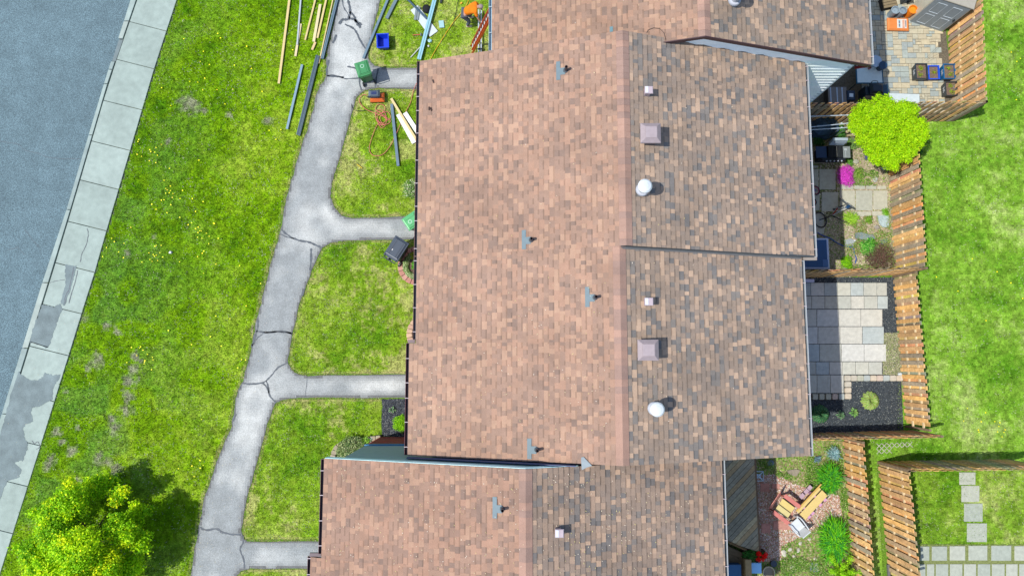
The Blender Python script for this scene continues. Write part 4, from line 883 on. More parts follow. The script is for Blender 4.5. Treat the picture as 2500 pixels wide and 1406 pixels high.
shrub(2080, 350, .2, .3, 900, .022, [S(120, 165, 80), S(150, 180, 110), S(90, 140, 60)], 'ground_cover', 'loose green weeds below the lime shrub', 'plant', zz=.4)
strap(2077, 533, .34, 260, [S(160, 210, 50), S(130, 190, 40), S(190, 225, 90)], 'grass_tuft', 'bright grassy tuft right of the bicycle handlebars', .22, .012, (1.1, .9))
shrub(2163, 518, .15, .2, 500, .02, [S(140, 205, 40), S(120, 190, 40)], 'low_shrub', 'small green plant against the fence by the slabs')
shrub(2121, 537, .15, .2, 500, .02, [S(120, 175, 40), S(150, 195, 70)], 'low_shrub', 'small green plant between the rocks', 'plant')
shrub(2122, 604, .3, .42, 1800, .03, [S(80, 180, 50), S(120, 200, 60), S(60, 150, 50), S(170, 215, 120)], 'leafy_bush', 'green leafy bush left of the brown barberry', rs=1.1)
shrub(2150, 628, .35, .62, 5200, .02, [S(120, 84, 78), S(96, 70, 70), S(140, 110, 90), S(110, 110, 80)], 'barberry', 'brown purple barberry bush in the rock garden corner', rs=1.35, k=7)
shrub(2068, 641, .25, .3, 1100, .03, [S(150, 215, 20), S(120, 190, 30)], 'leafy_bush', 'yellow green bush at the bottom of the rock garden')
shrub(2300, 66, .2, .2, 600, .022, [S(90, 170, 30), S(120, 190, 40)], 'weed_clump', 'green weeds at the foot of the shed door', 'plant')
shrub(2244, 366, .3, .22, 500, .03, [S(50, 120, 40), S(70, 140, 50)], 'weed_clump', 'dark leaves on the lawn side of the tall fence below the lime shrub', 'plant')
# conifer bottom right
x, y = G(2046, 1395); t = thing('juniper', 'feathery bright yellow green juniper at the bottom edge', 'shrub', (x, y, 0)); bl = []
for i in range(16):
    a = i * 2.4; r = .15 + .055 * i
    for q in range(5): bl.append((r * math.cos(a) * q / 4, r * math.sin(a) * q / 4, .35 + .12 * q - .05 * i / 4, .13))
foliage('foliage', t, bl, 9000, .022, [S(160, 225, 20), S(130, 205, 20), S(190, 235, 50)], .5, .2)
limbs(t, (0, 0, 0), [(.3 * math.cos(a), .3 * math.sin(a), .5) for a in (0, 1.5, 3, 4.6)], .04)
# rocks
def rock(u, v, rx, ry, h, col, label, rot=0, name='rock'):
    t = MB().ellip(0, 0, h * .3, rx, ry, h * .7, 9, 6, col=col, jit=.14).build(name, m_stone, smooth=False); x, y = G(u, v); t.location = (x, y, .02); t.rotation_euler = (0, 0, rot); setp(t, label, 'rock'); return t
def slabrock(pts, h, col, label):
    w = GP(pts); x, y = w[0]; b = MB(); b.prism([(a - x, c - y) for a, c in w], 0, h, col=col); o = b.build('flat_stone', m_stone); o.location = (x, y, .015); setp(o, label, 'stone'); return o
slabrock(c4([(1130, 410), (1250, 405), (1265, 480), (1250, 540), (1190, 540), (1150, 500)], 1900, 440, 4.686), .06, S(186, 206, 208), 'pale blue flat stone against the fence in the rock garden')
slabrock(c4([(865, 610), (930, 600), (1010, 625), (1070, 630), (1095, 670), (1040, 700), (960, 685), (880, 670)], 1900, 440, 4.686), .1, S(140, 158, 160), 'long grey stone in the middle of the rock garden')
slabrock(c4([(738, 690), (820, 670), (870, 700), (850, 750), (770, 765)], 1900, 440, 4.686), .07, S(172, 182, 180), 'grey slab next to the blue hose')
slabrock(c4([(1150, 690), (1230, 670), (1250, 700), (1180, 745)], 1900, 440, 4.686), .07, S(120, 136, 130), 'dark flat stone right of the green leafy bush')
for u, v, r, c, l in [(2096, 550, .1, S(190, 180, 150), 'small tan rock above the long grey stone'), (2140, 555, .12, S(176, 170, 160), 'round grey pink rock left of the pale blue stone'), (2088, 395, .14, S(190, 190, 170), 'pale rock left of the purple iris'), (2157, 412, .14, S(205, 212, 205), 'whitish rock beside the fence above the slabs'), (2136, 439, .13, S(205, 208, 200), 'whitish rock right of the green mat'), (2081, 346, .12, S(200, 205, 196), 'pale rock under the left side of the lime shrub'), (2065, 655, .12, S(190, 190, 180), 'pale rock at the bottom edge of the rock garden'), (2085, 588, .06, S(240, 240, 240), 'tiny white stone by the blue hose'), (2196, 913, .1, S(214, 224, 226), 'little heap of white stones at the fence end of the stone edging'), (1879, 1130, .17, S(120, 140, 150), 'grey blue rock under the roof corner by the deck')]:
    rock(u, v, r, r * .8, .09, c, l, random.random())
for u, v, l in [(1912, 1345, 'first pale rock'), (1944, 1340, 'second')][:0]: pass
for (u, v, r, l) in [(1913, 1349, .15, 'largest of the pale flat rocks, left of the others on the worn grass'), (1953, 1325, .09, 'pale flat rock nearest the blade tips of the lower day lilies'), (1928, 1340, .1, 'pale flat rock up and right of the largest one'), (1948, 1342, .1, 'long pale rock in the middle of the worn grass'), (1938, 1358, .09, 'pale rock just below the middle long one'), (1933, 1382, .12, 'lowest pale flat rock, left of the square grey stone'), (1990, 1363, .09, 'pale flat rock just above right of the square grey stone'), (1975, 1315, .08, 'small pale flat rock below the white chair shadow')]:
    o = rock(u, v, r, r * .7, .05, S(214, 210, 190), l, random.random() * 3); o['group'] = 'pale rocks in worn grass'
slabrock(c4([(1190, 1262), (1280, 1265), (1290, 1350), (1195, 1355)], 1700, 1080, 4.312), .05, S(150, 176, 182), 'square grey paving stone left of the juniper')
for i, (r_, l) in enumerate([((670, 425, 765, 512), 'rosy paving square nearest the white lattice block'), ((792, 430, 872, 480), 'rosy paving square behind the pink armchair'), ((925, 700, 1010, 790), 'sunlit rosy paving square between the chairs'), ((680, 850, 775, 945), 'rosy paving square beside the deck edge near the bottom'), ((806, 820, 895, 912), 'rosy paving square straddling the shadow line'), ((895, 840, 990, 912), 'sunlit rosy paving square under the white chair')]):
    slabrock(C_([(r_[0], r_[1]), (r_[2], r_[1]), (r_[2], r_[3]), (r_[0], r_[3])]), .045, S(206, 150, 134), l)
slabrock(C_([(950, 290), (1040, 275), (1090, 290), (1050, 350), (970, 340)]), .05, S(160, 150, 130), 'brown grey stone in the weeds right of the deck')
# ---------------- deck ----------------
Dk = GP([(1768, 1126), (1841, 1126), (1853, 1345), (1820, 1340), (1776, 1322)], .45); dx0, dy0 = G(1700, 1230, .45)
DP = [G(1700, 1110, .45), G(1841, 1110, .45), G(1853, 1347, .45), G(1776, 1322, .45), G(1700, 1322, .45)]
t = thing('wooden_deck', 'weathered deck with diagonal boards in the shade below the bottom roof', 'deck', (*G(1800, 1230), 0)); bx, by = G(1800, 1230)
def clip(poly, a, b_, c):  # keep ax+by<=c
    o = []
    for i in range(len(poly)):
        p, q = poly[i], poly[(i + 1) % len(poly)]; dp, dq = a * p[0] + b_ * p[1] - c, a * q[0] + b_ * q[1] - c
        if dp <= 0: o.append(p)
        if dp * dq < 0: k = dp / (dp - dq); o.append(lerp(p, q, k))
    return o
s2 = math.sqrt(.5); cs = [(p[0] * -s2 + p[1] * s2) for p in DP]; c = min(cs)
GB = [S(158, 148, 120, 1.7), S(148, 140, 118, 1.7), S(170, 156, 122, 1.7), S(138, 132, 112, 1.7), S(162, 140, 104, 1.7)]
while c < max(cs):
    q = clip(clip(DP, -s2, s2, c + .165), s2, -s2, -c)
    if len(q) > 2: b = MB(); b.prism([(x - bx, y - by) for x, y in q], .4, .45); b.build('board', m_wood, t, color=random.choice(GB))
    c += .178
b = MB(); e0, e1 = DP[1], DP[2]; b.prism([(e0[0] - bx, e0[1] - by), (e0[0] - bx + .07, e0[1] - by), (e1[0] - bx + .07, e1[1] - by), (e1[0] - bx, e1[1] - by)], .0, .46, col=S(140, 116, 90)); b.build('edge_board', m_woodc, t)
b = MB(); e0, e1 = (G(1770, 1318, .45)), (G(1822, 1342, .45)); b.tube([(e0[0] - bx, e0[1] - by, .47), (e1[0] - bx, e1[1] - by, .47)], .045, 4, col=S(140, 112, 76)); b.build('edge_board', m_woodc, t)
for i in range(4):
    b = MB(); e0, e1 = G(1760, 1332 + i * 17, .3), G(1822, 1362 + i * 17, .3); a_ = math.atan2(e1[1] - e0[1], e1[0] - e0[0]); b.box((e0[0] + e1[0]) / 2 - bx, (e0[1] + e1[1]) / 2 - by, .26, 1.4, .24, .04, rot=a_, col=S(130, 112, 84)); b.build('step_board', m_woodc, t)
# breeze block
x, y = G(1853, 1162, .1); t = thing('lattice_ornament', 'white square ornament with crossing arcs next to the deck edge', 'ornament', (x, y, .02)); b = MB(); c_ = S(190, 214, 226, 1.6); r = .19
b.tube([(-r, -r, .05), (r, -r, .05), (r, r, .05), (-r, r, .05)], .025, 4, col=c_, closed=True); b.build('frame', m_paint, t)
b = MB(); b.tube([(-r, -r, .05), (r, r, .05)], .013, 4, col=c_); b.tube([(-r, r, .05), (r, -r, .05)], .013, 4, col=c_)
for k in range(4):
    a0 = k * math.pi / 2; cx_, cy_ = 1.35 * r * math.cos(a0), 1.35 * r * math.sin(a0); b.tube([(cx_ + 1.03 * r * math.cos(a), cy_ + 1.03 * r * math.sin(a), .05) for a in np.linspace(a0 + math.pi - .72, a0 + math.pi + .72, 8)], .016, 4, col=c_)
b.build('lattice', m_paint, t)
# ---------------- lumber and trim on the lawns ----------------
PINE = S(236, 212, 150); BLG = S(112, 140, 158); LBL = S(160, 214, 230)
def plank(label, p1, p2, wpx, h, col, name='lumber_board', cat='board', z=.045, ribs=0, m=None, tilt=0):
    a, c = G(*p1), G(*p2); L_ = math.hypot(c[0] - a[0], c[1] - a[1]); rz = math.atan2(c[1] - a[1], c[0] - a[0])
    t = thing(name, label, cat, ((a[0] + c[0]) / 2, (a[1] + c[1]) / 2, z), rot=(0, tilt, rz)); w_ = wpx / 57.5
    b = MB(); b.box(0, 0, 0, L_, w_, h, bev=.004, col=col); b.build('board', m or m_paint, t)
    for k in range(ribs): b = MB(); b.box(0, (k + 1) * w_ / (ribs + 1) - w_ / 2, h, L_, .012, .012, col=tuple(q * .55 for q in col)); b.build('rib', m or m_paint, t)
    return t
plank('longest pine board, leftmost on the big lawn', (710, -15), (682, 206), 6, .04, PINE)
plank('white and brown metal strip on the grass, second strip from the left', (737, -15), (727, 112), 4, .05, S(196, 206, 214), 'metal_strip', 'trim')
plank('pine board under the lower end of the white metal strip', (735, 60), (722, 139), 6, .03, S(240, 222, 176), z=.03)
plank('thin pine strip just right of the white metal strip', (775, -15), (746, 100), 4.5, .03, PINE)
plank('short wide pale pine board ending above the small offcut', (783, 13), (767, 104), 7, .035, S(242, 226, 176))
plank('pine strip between the pale short board and the grey beam', (801, -15), (776, 95), 5, .03, PINE)
plank('tiny pine offcut below the pale short board', (771, 105), (763, 124), 6, .035, S(235, 206, 150))
plank('very thin pine lath touching the path edge beam', (817, -15), (779, 157), 3, .03, PINE, z=.03)
plank('blue grey beam overlapping the left edge of the path', (828, -15), (788, 146), 7, .07, BLG, 'trim_beam', 'trim', ribs=1)
plank('light blue grey trim lying left of the double dark trim', (739, 160), (702, 317), 6, .05, S(140, 172, 190), 'trim_length', 'trim')
plank('left one of the pair of dark grey trims by the path', (775, 137), (727, 331), 5, .05, S(92, 116, 130), 'trim_length', 'trim', ribs=1)
plank('right one of the pair of dark grey trims by the path', (780, 139), (732, 333), 4.5, .06, S(104, 128, 142), 'trim_length', 'trim', ribs=1)
plank('blue grey trim crossing the path edge above the green bin', (953, -12), (888, 145), 6, .06, S(118, 146, 164), 'trim_length', 'trim')
plank('short grey trim on the grass right of the path at the top', (975, -12), (945, 48), 8, .06, S(116, 140, 150), 'trim_length', 'trim')
plank('wide pale blue siding length lying across the white sheet', (1067, -15), (1024, 149), 10, .05, LBL, 'siding_length', 'siding', z=.12, ribs=1)
plank('slim dark bar leaning on the white sheet', (985, -8), (1043, 51), 4, .05, S(70, 100, 122), 'metal_bar', 'bar', z=.12)
plank('short dark bar at the top edge of the small top lawn', (1081, -12), (1076, 10), 5, .05, S(50, 60, 64), 'metal_bar', 'bar')
plank('thin pale stick pointing at the end of the pale blue siding', (1003, 142), (1026, 117), 2.6, .02, S(206, 208, 200), 'stick', 'stick')
plank('blue grey trim standing almost upright in the picture beside the white boards', (957, 256), (973, 407), 7, .06, S(112, 138, 158), 'trim_length', 'trim')
plank('pine board lying between the two white boards near the eave', (956, 243), (1018, 345), 6, .03, S(244, 220, 160), z=.09)
plank('long white board with blue print under the pine board', (974, 280), (1013, 350), 14, .03, S(244, 245, 244, 1.2), 'white_board', 'board', z=.05)
plank('shorter white board nearest the eave', (989, 277), (1022, 327), 11, .03, S(244, 245, 244, 1.2), 'white_board', 'board', z=.05)
plank('yellow stick in the grass of the second lawn', (872, 402), (885, 412), 2, .02, S(236, 206, 30), 'stick', 'stick')
def sheet(label, pts, h, col, name, cat, z=.04):
    w = GP(pts); x, y = w[0]; b = MB(); b.prism([(a - x, c - y) for a, c in w], 0, h, col=col); o = b.build(name, m_paint); o.location = (x, y, z); return setp(o, label, cat)
sheet('white rectangular sheet under the pale blue siding', [(1003, 27), (1020, 15), (1069, 78), (1050, 92)], .02, S(224, 236, 240), 'siding_sheet', 'sheet')
for k, (a, l) in enumerate([(1015, 'left grey trim offcut lying on the white sheet'), (1021, 'right grey trim offcut lying on the white sheet')]):
    sheet(l, [(a + 1, 19), (a + 6, 20), (a + 1, 52), (a - 4, 51)], .03, S(140, 156, 160), 'trim_offcut', 'offcut', .065)
sheet('small pale blue tile on the grass right of the pale blue siding', [(1071, 53), (1083, 52), (1085, 69), (1073, 70)], .02, S(176, 220, 226), 'siding_offcut', 'offcut')
o = MB().ellip(0, 0, .04, .1, .09, .05, 7, 5, col=S(170, 220, 226), jit=.25).build('crumpled_wrap', m_plas); o.location = (*G(1050, 101), .02); setp(o, 'crumpled pale blue wrapping below the white sheet', 'litter')
o = MB().ellip(0, 0, .03, .05, .05, .03, 7, 5, col=S(230, 236, 236), jit=.25).build('crumpled_wrap', m_plas); o.location = (*G(1046, 114), .02); setp(o, 'small white scrap below the crumpled blue wrapping', 'litter')
o = MB().ellip(0, 0, .04, .07, .06, .05, 7, 5, col=S(236, 240, 240), jit=.25).build('paper_scrap', m_plas); o.location = (*G(418, 617), .02); setp(o, 'white scrap of paper on the big left lawn', 'litter')
o = MB().box(0, 0, 0, .1, .07, .02, rot=.5, col=S(245, 190, 60)).build('foam_offcut', m_plas); o.location = (*G(1126, 10), .05); setp(o, 'little orange offcut near the worker', 'litter')
t = thing('black_bag', 'limp black bag on the grass behind the pale blue siding', 'bag', (*G(1042, 25), .02)); b = MB(); b.ellip(0, 0, .08, .18, .2, .1, 10, 7, col=S(34, 36, 40), jit=.15); b.build('bag_body', m_cloth, t, smooth=True); b = MB(); b.tube(smooth_pts([(-.1, .15, .1), (-.1, .3, .12), (.05, .3, .12), (.08, .15, .1)], 4), .012, 5, col=S(30, 32, 36)); b.build('strap', m_cloth, t)
t = thing('hammer', 'red handled hammer lying by the pale blue siding', 'hammer', (*G(1008, 88), .05), math.atan2(.03, .4)); b = MB(); b.box(.17, 0, 0, .34, .035, .03, bev=.01, col=S(222, 110, 90)); b.build('handle', m_plas, t); b = MB(); b.box(.37, 0, -.005, .05, .14, .04, bev=.01, col=S(120, 136, 140)); b.build('head', m_metal, t)
# cords
def cord(label, px, r, col, name, cat='cord', z=.05, cl=False, n=5):
    w = smooth_pts([(*G(u, v), z + random.uniform(-.006, .012)) for u, v in px], n); x, y, _ = w[0]; b = MB(); b.tube([(a - x, c - y, d) for a, c, d in w], r, 6, col=col, closed=cl); o = b.build(name, m_plas); o.location = (x, y, 0); return setp(o, label, cat)
ca = lambda p: c4(p, 1000, 0, 8.786)
cord('yellow extension cord running down the small top lawn', ca([(1270, -60), (1262, 20), (1240, 90), (1130, 270), (950, 480), (800, 700), (600, 1020), (480, 1230), (430, 1350), (400, 1500)]), .014, S(250, 190, 40), 'power_cable')
cord('thin black cable beside the yellow cord', ca([(1070, -60), (1050, 0), (1010, 180), (960, 440), (920, 575)]), .011, S(40, 44, 48), 'black_cable')
cb = lambda p: c4(p, 850, 130, 4.85)
cord('salmon air hose coming from the compressor, tangled in a coil on the grass', cb([(225, 500), (170, 505), (135, 560), (160, 620), (230, 680), (330, 720), (430, 760), (500, 800), (480, 840), (400, 850), (340, 790), (330, 700), (400, 680), (450, 740), (440, 820), (380, 830), (350, 760), (400, 720), (470, 700), (505, 760), (470, 800), (390, 720), (330, 670), (350, 620), (410, 615), (440, 660), (410, 710), (360, 700), (330, 760), (370, 850), (440, 850), (460, 780), (420, 740), (380, 770), (400, 830), (440, 860), (400, 890), (370, 860), (350, 850), (300, 960), (255, 1110), (265, 1180), (310, 1220), (390, 1215), (460, 1160), (530, 1050), (620, 850), (690, 690), (740, 590), (770, 470), (800, 390), (850, 300)]), .014, S(226, 128, 112), 'air_hose', 'hose', .055)
cord('short black cable hooking from the path onto the grass', cb([(40, 605), (48, 640), (70, 675), (110, 687), (210, 685), (300, 690)]), .01, S(36, 40, 44), 'black_cable')
# ---------------- bins ----------------
def wheelie(label, u, v, rz, col, scale=1.0, name='wheeled_bin', rot=None):
    x, y = G(u, v); t = thing(name, label, 'bin', (x, y, 0), rz, rot=rot); d = tuple(q * .55 for q in col)
    b = MB(); b.add([(s * .2, q * .22, .1) for s, q in ((-1, -1), (1, -1), (1, 1), (-1, 1))] + [(s * .28 + .02, q * .28, .93) for s, q in ((-1, -1), (1, -1), (1, 1), (-1, 1))], [(3, 2, 1, 0), (4, 5, 6, 7)] + [(i, (i + 1) % 4, 4 + (i + 1) % 4, 4 + i) for i in range(4)], tuple(q * .8 for q in col)); b.build('body', m_plas, t)
    b = MB(); b.box(.03, 0, .93, .66, .6, .035, bev=.012, col=col); b.box(.05, 0, .96, .56, .5, .05, bev=.03, col=col, tap=.92); b.build('lid', m_plas, t)
    for k in (-1, 1): b = MB(); b.box(.03, k * .14, 1.008, .46, .012, .01, col=d); b.build('lid_rib', m_plas, t)
    for k in (-1, 1):
        b = MB(); b.tube([(-.26, k * .22, .1), (-.26, k * .28, .1)], .1, 14, col=(.01, .011, .013)); b.build('wheel', m_plas, t)
    b = MB(); b.tube([(-.26, -.24, .97), (-.36, -.24, .99), (-.36, .24, .99), (-.26, .24, .97)], .018, 6, col=d); b.build('handle', m_plas, t); return t
t = wheelie('green wheeled bin standing on the path junction near the top', 898, 192, math.radians(108), S(70, 158, 96)); 
b = MB(); b.lathe([(.085, 1.012), (.06, 1.013)], 16, x=.12, col=S(190, 225, 205), cap=False); b.build('emblem', m_paint, t)
t = wheelie('green wheeled bin half hidden under the eave on the middle branch path', 1015, 549, math.radians(215), S(96, 196, 124)); b = MB(); b.lathe([(.085, 1.012), (.06, 1.013)], 16, x=.12, col=S(200, 235, 215), cap=False); b.build('emblem', m_paint, t)
t = wheelie('black wheeled bin leaning beside the pink brick ring', 976, 619, 0, S(66, 80, 98), rot=(0, 0, math.radians(58))); t.scale = (1.42, 1.12, 1.05)
b = MB(); b.box(-.05, .1, 1.011, .05, .03, .004, col=S(240, 240, 240)); b.build('sticker', m_paint, t)
def tub(label, u, v, w_, d, h, col, rz=0, name='recycling_box', fill=None, cat='box', inner=None, zz=.03, group=None):
    x, y = G(u, v); t = thing(name, label, cat, (x, y, zz), rz, group); b = MB(); a = .82
    o = [(-1, -1), (1, -1), (1, 1), (-1, 1)]; vs_ = [(s * w_ / 2 * a, q * d / 2 * a, 0) for s, q in o] + [(s * w_ / 2, q * d / 2, h) for s, q in o] + [(s * (w_ / 2 - .025), q * (d / 2 - .025), h) for s, q in o] + [(s * (w_ / 2 * a - .025), q * (d / 2 * a - .025), .02) for s, q in o]
    b.add(vs_, [(3, 2, 1, 0), (12, 13, 14, 15)] + [(8 * 0 + i + k * 4, (i + 1) % 4 + k * 4, 4 + (i + 1) % 4 + k * 4, 4 + i + k * 4) for k in (0, 1, 2) for i in range(4)], col); b.build('box_body', m_plas, t)
    b = MB(); b.tube([(s * (w_ / 2 + .005), q * (d / 2 + .005), h - .01) for s, q in o], .02, 6, col=tuple(min(.9, q * 1.15) for q in col), closed=True); b.build('rim', m_plas, t)
    if fill: b = MB(); b.box(0, 0, h - .09, w_ - .06, d - .06, .03, col=fill); b.build('soil', m_soil, t)
    return t
tub('empty bright blue recycling box on the small top lawn', 938, 109, .5, .62, .34, S(20, 70, 236), .05)
def planter(label, u, v, w_, d, h, col, nplants, rz=0):
    t = tub(label, u, v, w_, d, h, col, rz, 'planter_box', S(132, 112, 96), 'planter', group='planters made from recycling boxes')
    for k in range(nplants):
        yy = (k - (nplants - 1) / 2) * d * .45; N = 60; p = RNG.normal(0, .05, (N, 3)) + np.array([random.uniform(-.05, .05), yy, h]); p[:, 2] = h - .05 + abs(p[:, 2] - h); V = leafset(N, p, np.tile([0, 0, 1.], (N, 1)), .022, None, .7)
        npmesh('seedling', V, None, np.array([S(190, 215, 50), S(150, 190, 40)])[RNG.integers(0, 2, N)], m_leaf, t)
    b = MB(); 
    for k in range(6): b.box(-w_ / 2 * .95 - .004, -.1 + k * .04, h * .45 + (k % 2) * .03, .006, .022, .06 + .03 * (k % 3), col=S(225, 230, 235))
    b.build('print', m_paint, t); return t
planter('black box planter, leftmost of the row of three', 2236, 184, .5, .68, .4, S(50, 62, 70), 2)
planter('middle planter of the row, a low bright blue box', 2270, 184, .46, .6, .28, S(30, 90, 226), 1)
planter('teal blue box planter at the right of the row of three', 2304, 184, .5, .66, .38, S(30, 104, 156), 2)
planter('separate black box planter against the fence corner with a wire ring', 2308, 226, .5, .62, .4, S(56, 62, 66), 2)
cord('wire ring lying over the corner of the lower black planter', [(2314, 220), (2320, 216), (2326, 220), (2325, 226), (2317, 227), (2313, 223)], .008, S(150, 165, 168), 'wire_ring', 'wire', .42, True)
# compressor
x, y = G(921, 240); t = thing('air_compressor', 'orange and grey portable air compressor beside the top branch path', 'compressor', (x, y, .03), .04)
b = MB(); b.box(.04, -.05, .04, .62, .4, .2, bev=.08, col=S(232, 110, 30)); b.build('tank', m_plas, t)
b = MB(); b.box(-.06, .05, .22, .5, .34, .2, bev=.08, col=S(100, 114, 130)); b.build('motor_cover', m_plas, t)
b = MB(); b.box(-.06, .05, .415, .22, .13, .02, col=S(36, 56, 110)); b.build('control_panel', m_plas, t)
b = MB(); b.tube(smooth_pts([(-.3, -.1, .3), (-.32, -.12, .48), (-.1, -.14, .5), (.16, -.14, .5), (.2, -.1, .3)], 4), .022, 6, col=S(60, 68, 80)); b.build('handle', m_plas, t)
for k in (-1, 1): b = MB(); b.lathe([(.07, 0), (.07, .05)], 12, x=k * .24, y=-.16, col=(.01, .01, .012)); b.build('foot', m_plas, t)
# ---------------- ladder ----------------
lx, ly = G(1151, 124); lz = 6.0; L_ = math.hypot(1.75, lz); t = thing('extension_ladder', 'orange extension ladder with silver rungs leaning on the top house', 'ladder', (lx, ly, 0), rot=(0, math.atan2(1.75, lz), 0))
for k in (-1, 1):
    b = MB(); b.box(0, k * .21, 0, .09, .03, L_, col=S(232, 92, 44)); b.build('rail', m_plas, t)
    b = MB(); b.box(-.07, k * .17, .4, .06, .028, L_ * .8, col=S(226, 84, 40)); b.build('fly_rail', m_plas, t)
    b = MB(); b.box(0, k * .21, -.03, .12, .06, .04, col=S(40, 40, 44)); b.build('foot', m_plas, t)
k = .25
while k < L_ - .1: b = MB(); b.tube([(0, -.2, k), (0, .2, k)], .02, 8, col=S(214, 220, 230)); b.build('rung', m_metal, t); k += .305
# aluminium plank on the ground
t = thing('aluminium_plank', 'silver work plank on the grass below the orange ladder', 'plank', (*G(1172, 84), .12), math.pi / 2)
for k in (-.06, .06): b = MB(); b.box(0, k, 0, 2.1, .05, .06, col=S(196, 208, 222)); b.build('rail', m_metal, t)
for k in range(7): b = MB(); b.box(-.9 + k * .3, 0, .01, .03, .1, .03, col=S(150, 160, 176)); b.build('rung', m_metal, t)
b = MB(); b.box(-.78, 0, .06, .08, .2, .03, col=S(50, 62, 76)); b.build('strap', m_cloth, t)
# thin dark green tube frame near the wall
t = thing('dark_frame', 'thin dark rectangular frame standing at the foot of the wall', 'frame', (*G(1186, 122), 0)); b = MB(); b.tube([(-.16, -.22, .02), (.16, -.22, .02), (.16, .22, .02), (-.16, .22, .02)], .016, 5, col=S(50, 62, 50), closed=True); b.build('frame_tube', m_metal, t)
# ---------------- person ----------------
def skin(name, nodes, edges, m, parent, root=0, lev=2, color=None):
    me = bpy.data.meshes.new(name); me.from_pydata([n_[:3] for n_ in nodes], edges, []); o = link(name, me, parent); me.materials.append(m)
    md = o.modifiers.new('Skin', 'SKIN'); md.use_smooth_shade = True
    for i, n_ in enumerate(nodes): sv = me.skin_vertices[0].data[i]; sv.radius = (n_[3], n_[4] if len(n_) > 4 else n_[3]); sv.use_root = i == root
    o.modifiers.new('Sub', 'SUBSURF').levels = lev; o.modifiers['Sub'].render_levels = lev; return o
px_, py_ = G(1153, 62); t = thing('person', 'person in an orange shirt and grey trousers bending forward beside the ladder', 'person', (px_, py_, 0), rot=(0, 0, 0))
m_or = mat('orange_shirt', S(252, 138, 22), amt=.12, scale=9, rough=.9); m_tr = mat('grey_trousers', S(92, 98, 110), amt=.15, scale=12, rough=.9); m_sh = mat('pale_shoe', S(214, 208, 190), amt=.1); m_hr = mat('grey_hair', S(170, 150, 150), amt=.25, scale=40)
hip = (-.28, .12, .84); ch = (.14, .2, 1.12); nk = (.3, .22, 1.18)
skin('body', [(*hip, .13), (-.06, .16, 1.0, .13), (*ch, .15), (*nk, .06), (.4, .22, 1.17, .085), (.46, .22, 1.13, .09), (.2, .02, 1.12, .06), (.28, -.12, .88, .045), (.4, -.2, .66, .035), (.2, .4, 1.12, .06), (.34, .42, .86, .045), (.48, .34, .66, .035),
              (-.3, 0, .78, .09), (-.1, -.06, .46, .07), (-.22, -.08, .12, .05), (-.1, -.1, .05, .045), (-.28, .24, .78, .09), (-.02, .3, .46, .07), (-.14, .34, .12, .05), (.0, .34, .05, .045)],
     [(0, 1), (1, 2), (2, 3), (3, 4), (4, 5), (2, 6), (6, 7), (7, 8), (2, 9), (9, 10), (10, 11), (0, 12), (12, 13), (13, 14), (14, 15), (0, 16), (16, 17), (17, 18), (18, 19)], m_skin, t)
skin('shirt', [(hip[0] - .02, hip[1], hip[2] + .03, .19), (-.06, .16, 1.02, .19), (ch[0], ch[1], ch[2] + .01, .2), (.26, .22, 1.17, .1), (.2, .0, 1.12, .09), (.26, -.1, .94, .075), (.2, .42, 1.12, .09), (.31, .42, .93, .075)], [(0, 1), (1, 2), (2, 3), (2, 4), (4, 5), (2, 6), (6, 7)], m_or, t)
skin('trousers', [(hip[0] - .03, hip[1], hip[2] - .04, .17), (-.3, -.01, .74, .115), (-.1, -.06, .46, .09), (-.21, -.08, .14, .075), (-.28, .25, .74, .115), (-.02, .3, .46, .09), (-.13, .34, .14, .075)], [(0, 1), (1, 2), (2, 3), (0, 4), (4, 5), (5, 6)], m_tr, t)
for q in ((-.22, -.08), (-.14, .34)): b = MB(); b.ellip(q[0] + .08, q[1], .055, .15, .055, .055, 12, 8); b.build('shoe', m_sh, t, smooth=True)
b = MB(); b.ellip(.43, .22, 1.2, .115, .1, .1, 14, 9); b.build('hair', m_hr, t, smooth=True)
for (hx, hy, hz) in ((.42, -.21, .62), (.5, .33, .62)):
    n_ = [(hx, hy, hz, .03, .018), (hx + .05, hy, hz - .06, .036, .018)]; e = [(0, 1)]
    for f in range(4): i0 = len(n_); oy_ = (f - 1.5) * .019; l = (.07, .08, .075, .06)[f]; n_ += [(hx + .06, hy + oy_, hz - .1, .009), (hx + .05, hy + oy_, hz - .1 - l * .6, .008), (hx + .03, hy + oy_, hz - .1 - l, .007)]; e += [(1, i0), (i0, i0 + 1), (i0 + 1, i0 + 2)]
    i0 = len(n_); n_ += [(hx + .02, hy - .04, hz - .07, .01), (hx + .0, hy - .05, hz - .11, .008)]; e += [(1, i0), (i0, i0 + 1)]
    skin('hand', n_, e, m_skin, t, lev=1)
# ---------------- patio A objects ----------------
PK = S(236, 240, 240)
sx, sy = G(2218, 52); e = G(2271, 69); an = math.atan2(e[1] - sy, e[0] - sx); wS = math.hypot(e[0] - sx, e[1] - sy) + .55
t = thing('storage_shed', 'cream resin shed with grey panelled door at the top right', 'shed', (sx, sy, 0), an); SHH = 2.1
b = MB(); b.box(wS / 2, .75, 0, wS, 1.5, SHH - .1, col=S(222, 214, 192)); b.build('wall', m_plas, t)
b = MB(); b.box(wS / 2, -.012, 0.02, wS - .1, .025, SHH - .14, col=S(126, 136, 142, 1.5)); d_ = b.build('door', m_plas, t)
for i in range(2):
    for j in range(2):
        b = MB(); cx_ = .16 + wS * .24 + i * wS * .42 - .08; b.tube([(cx_ - .19, -.03, .2 + j * .88), (cx_ + .19, -.03, .2 + j * .88), (cx_ + .19, -.03, .9 + j * .88), (cx_ - .19, -.03, .9 + j * .88)], .014, 4, col=S(170, 180, 186, 1.6), closed=True); b.build('panel', m_plas, d_)
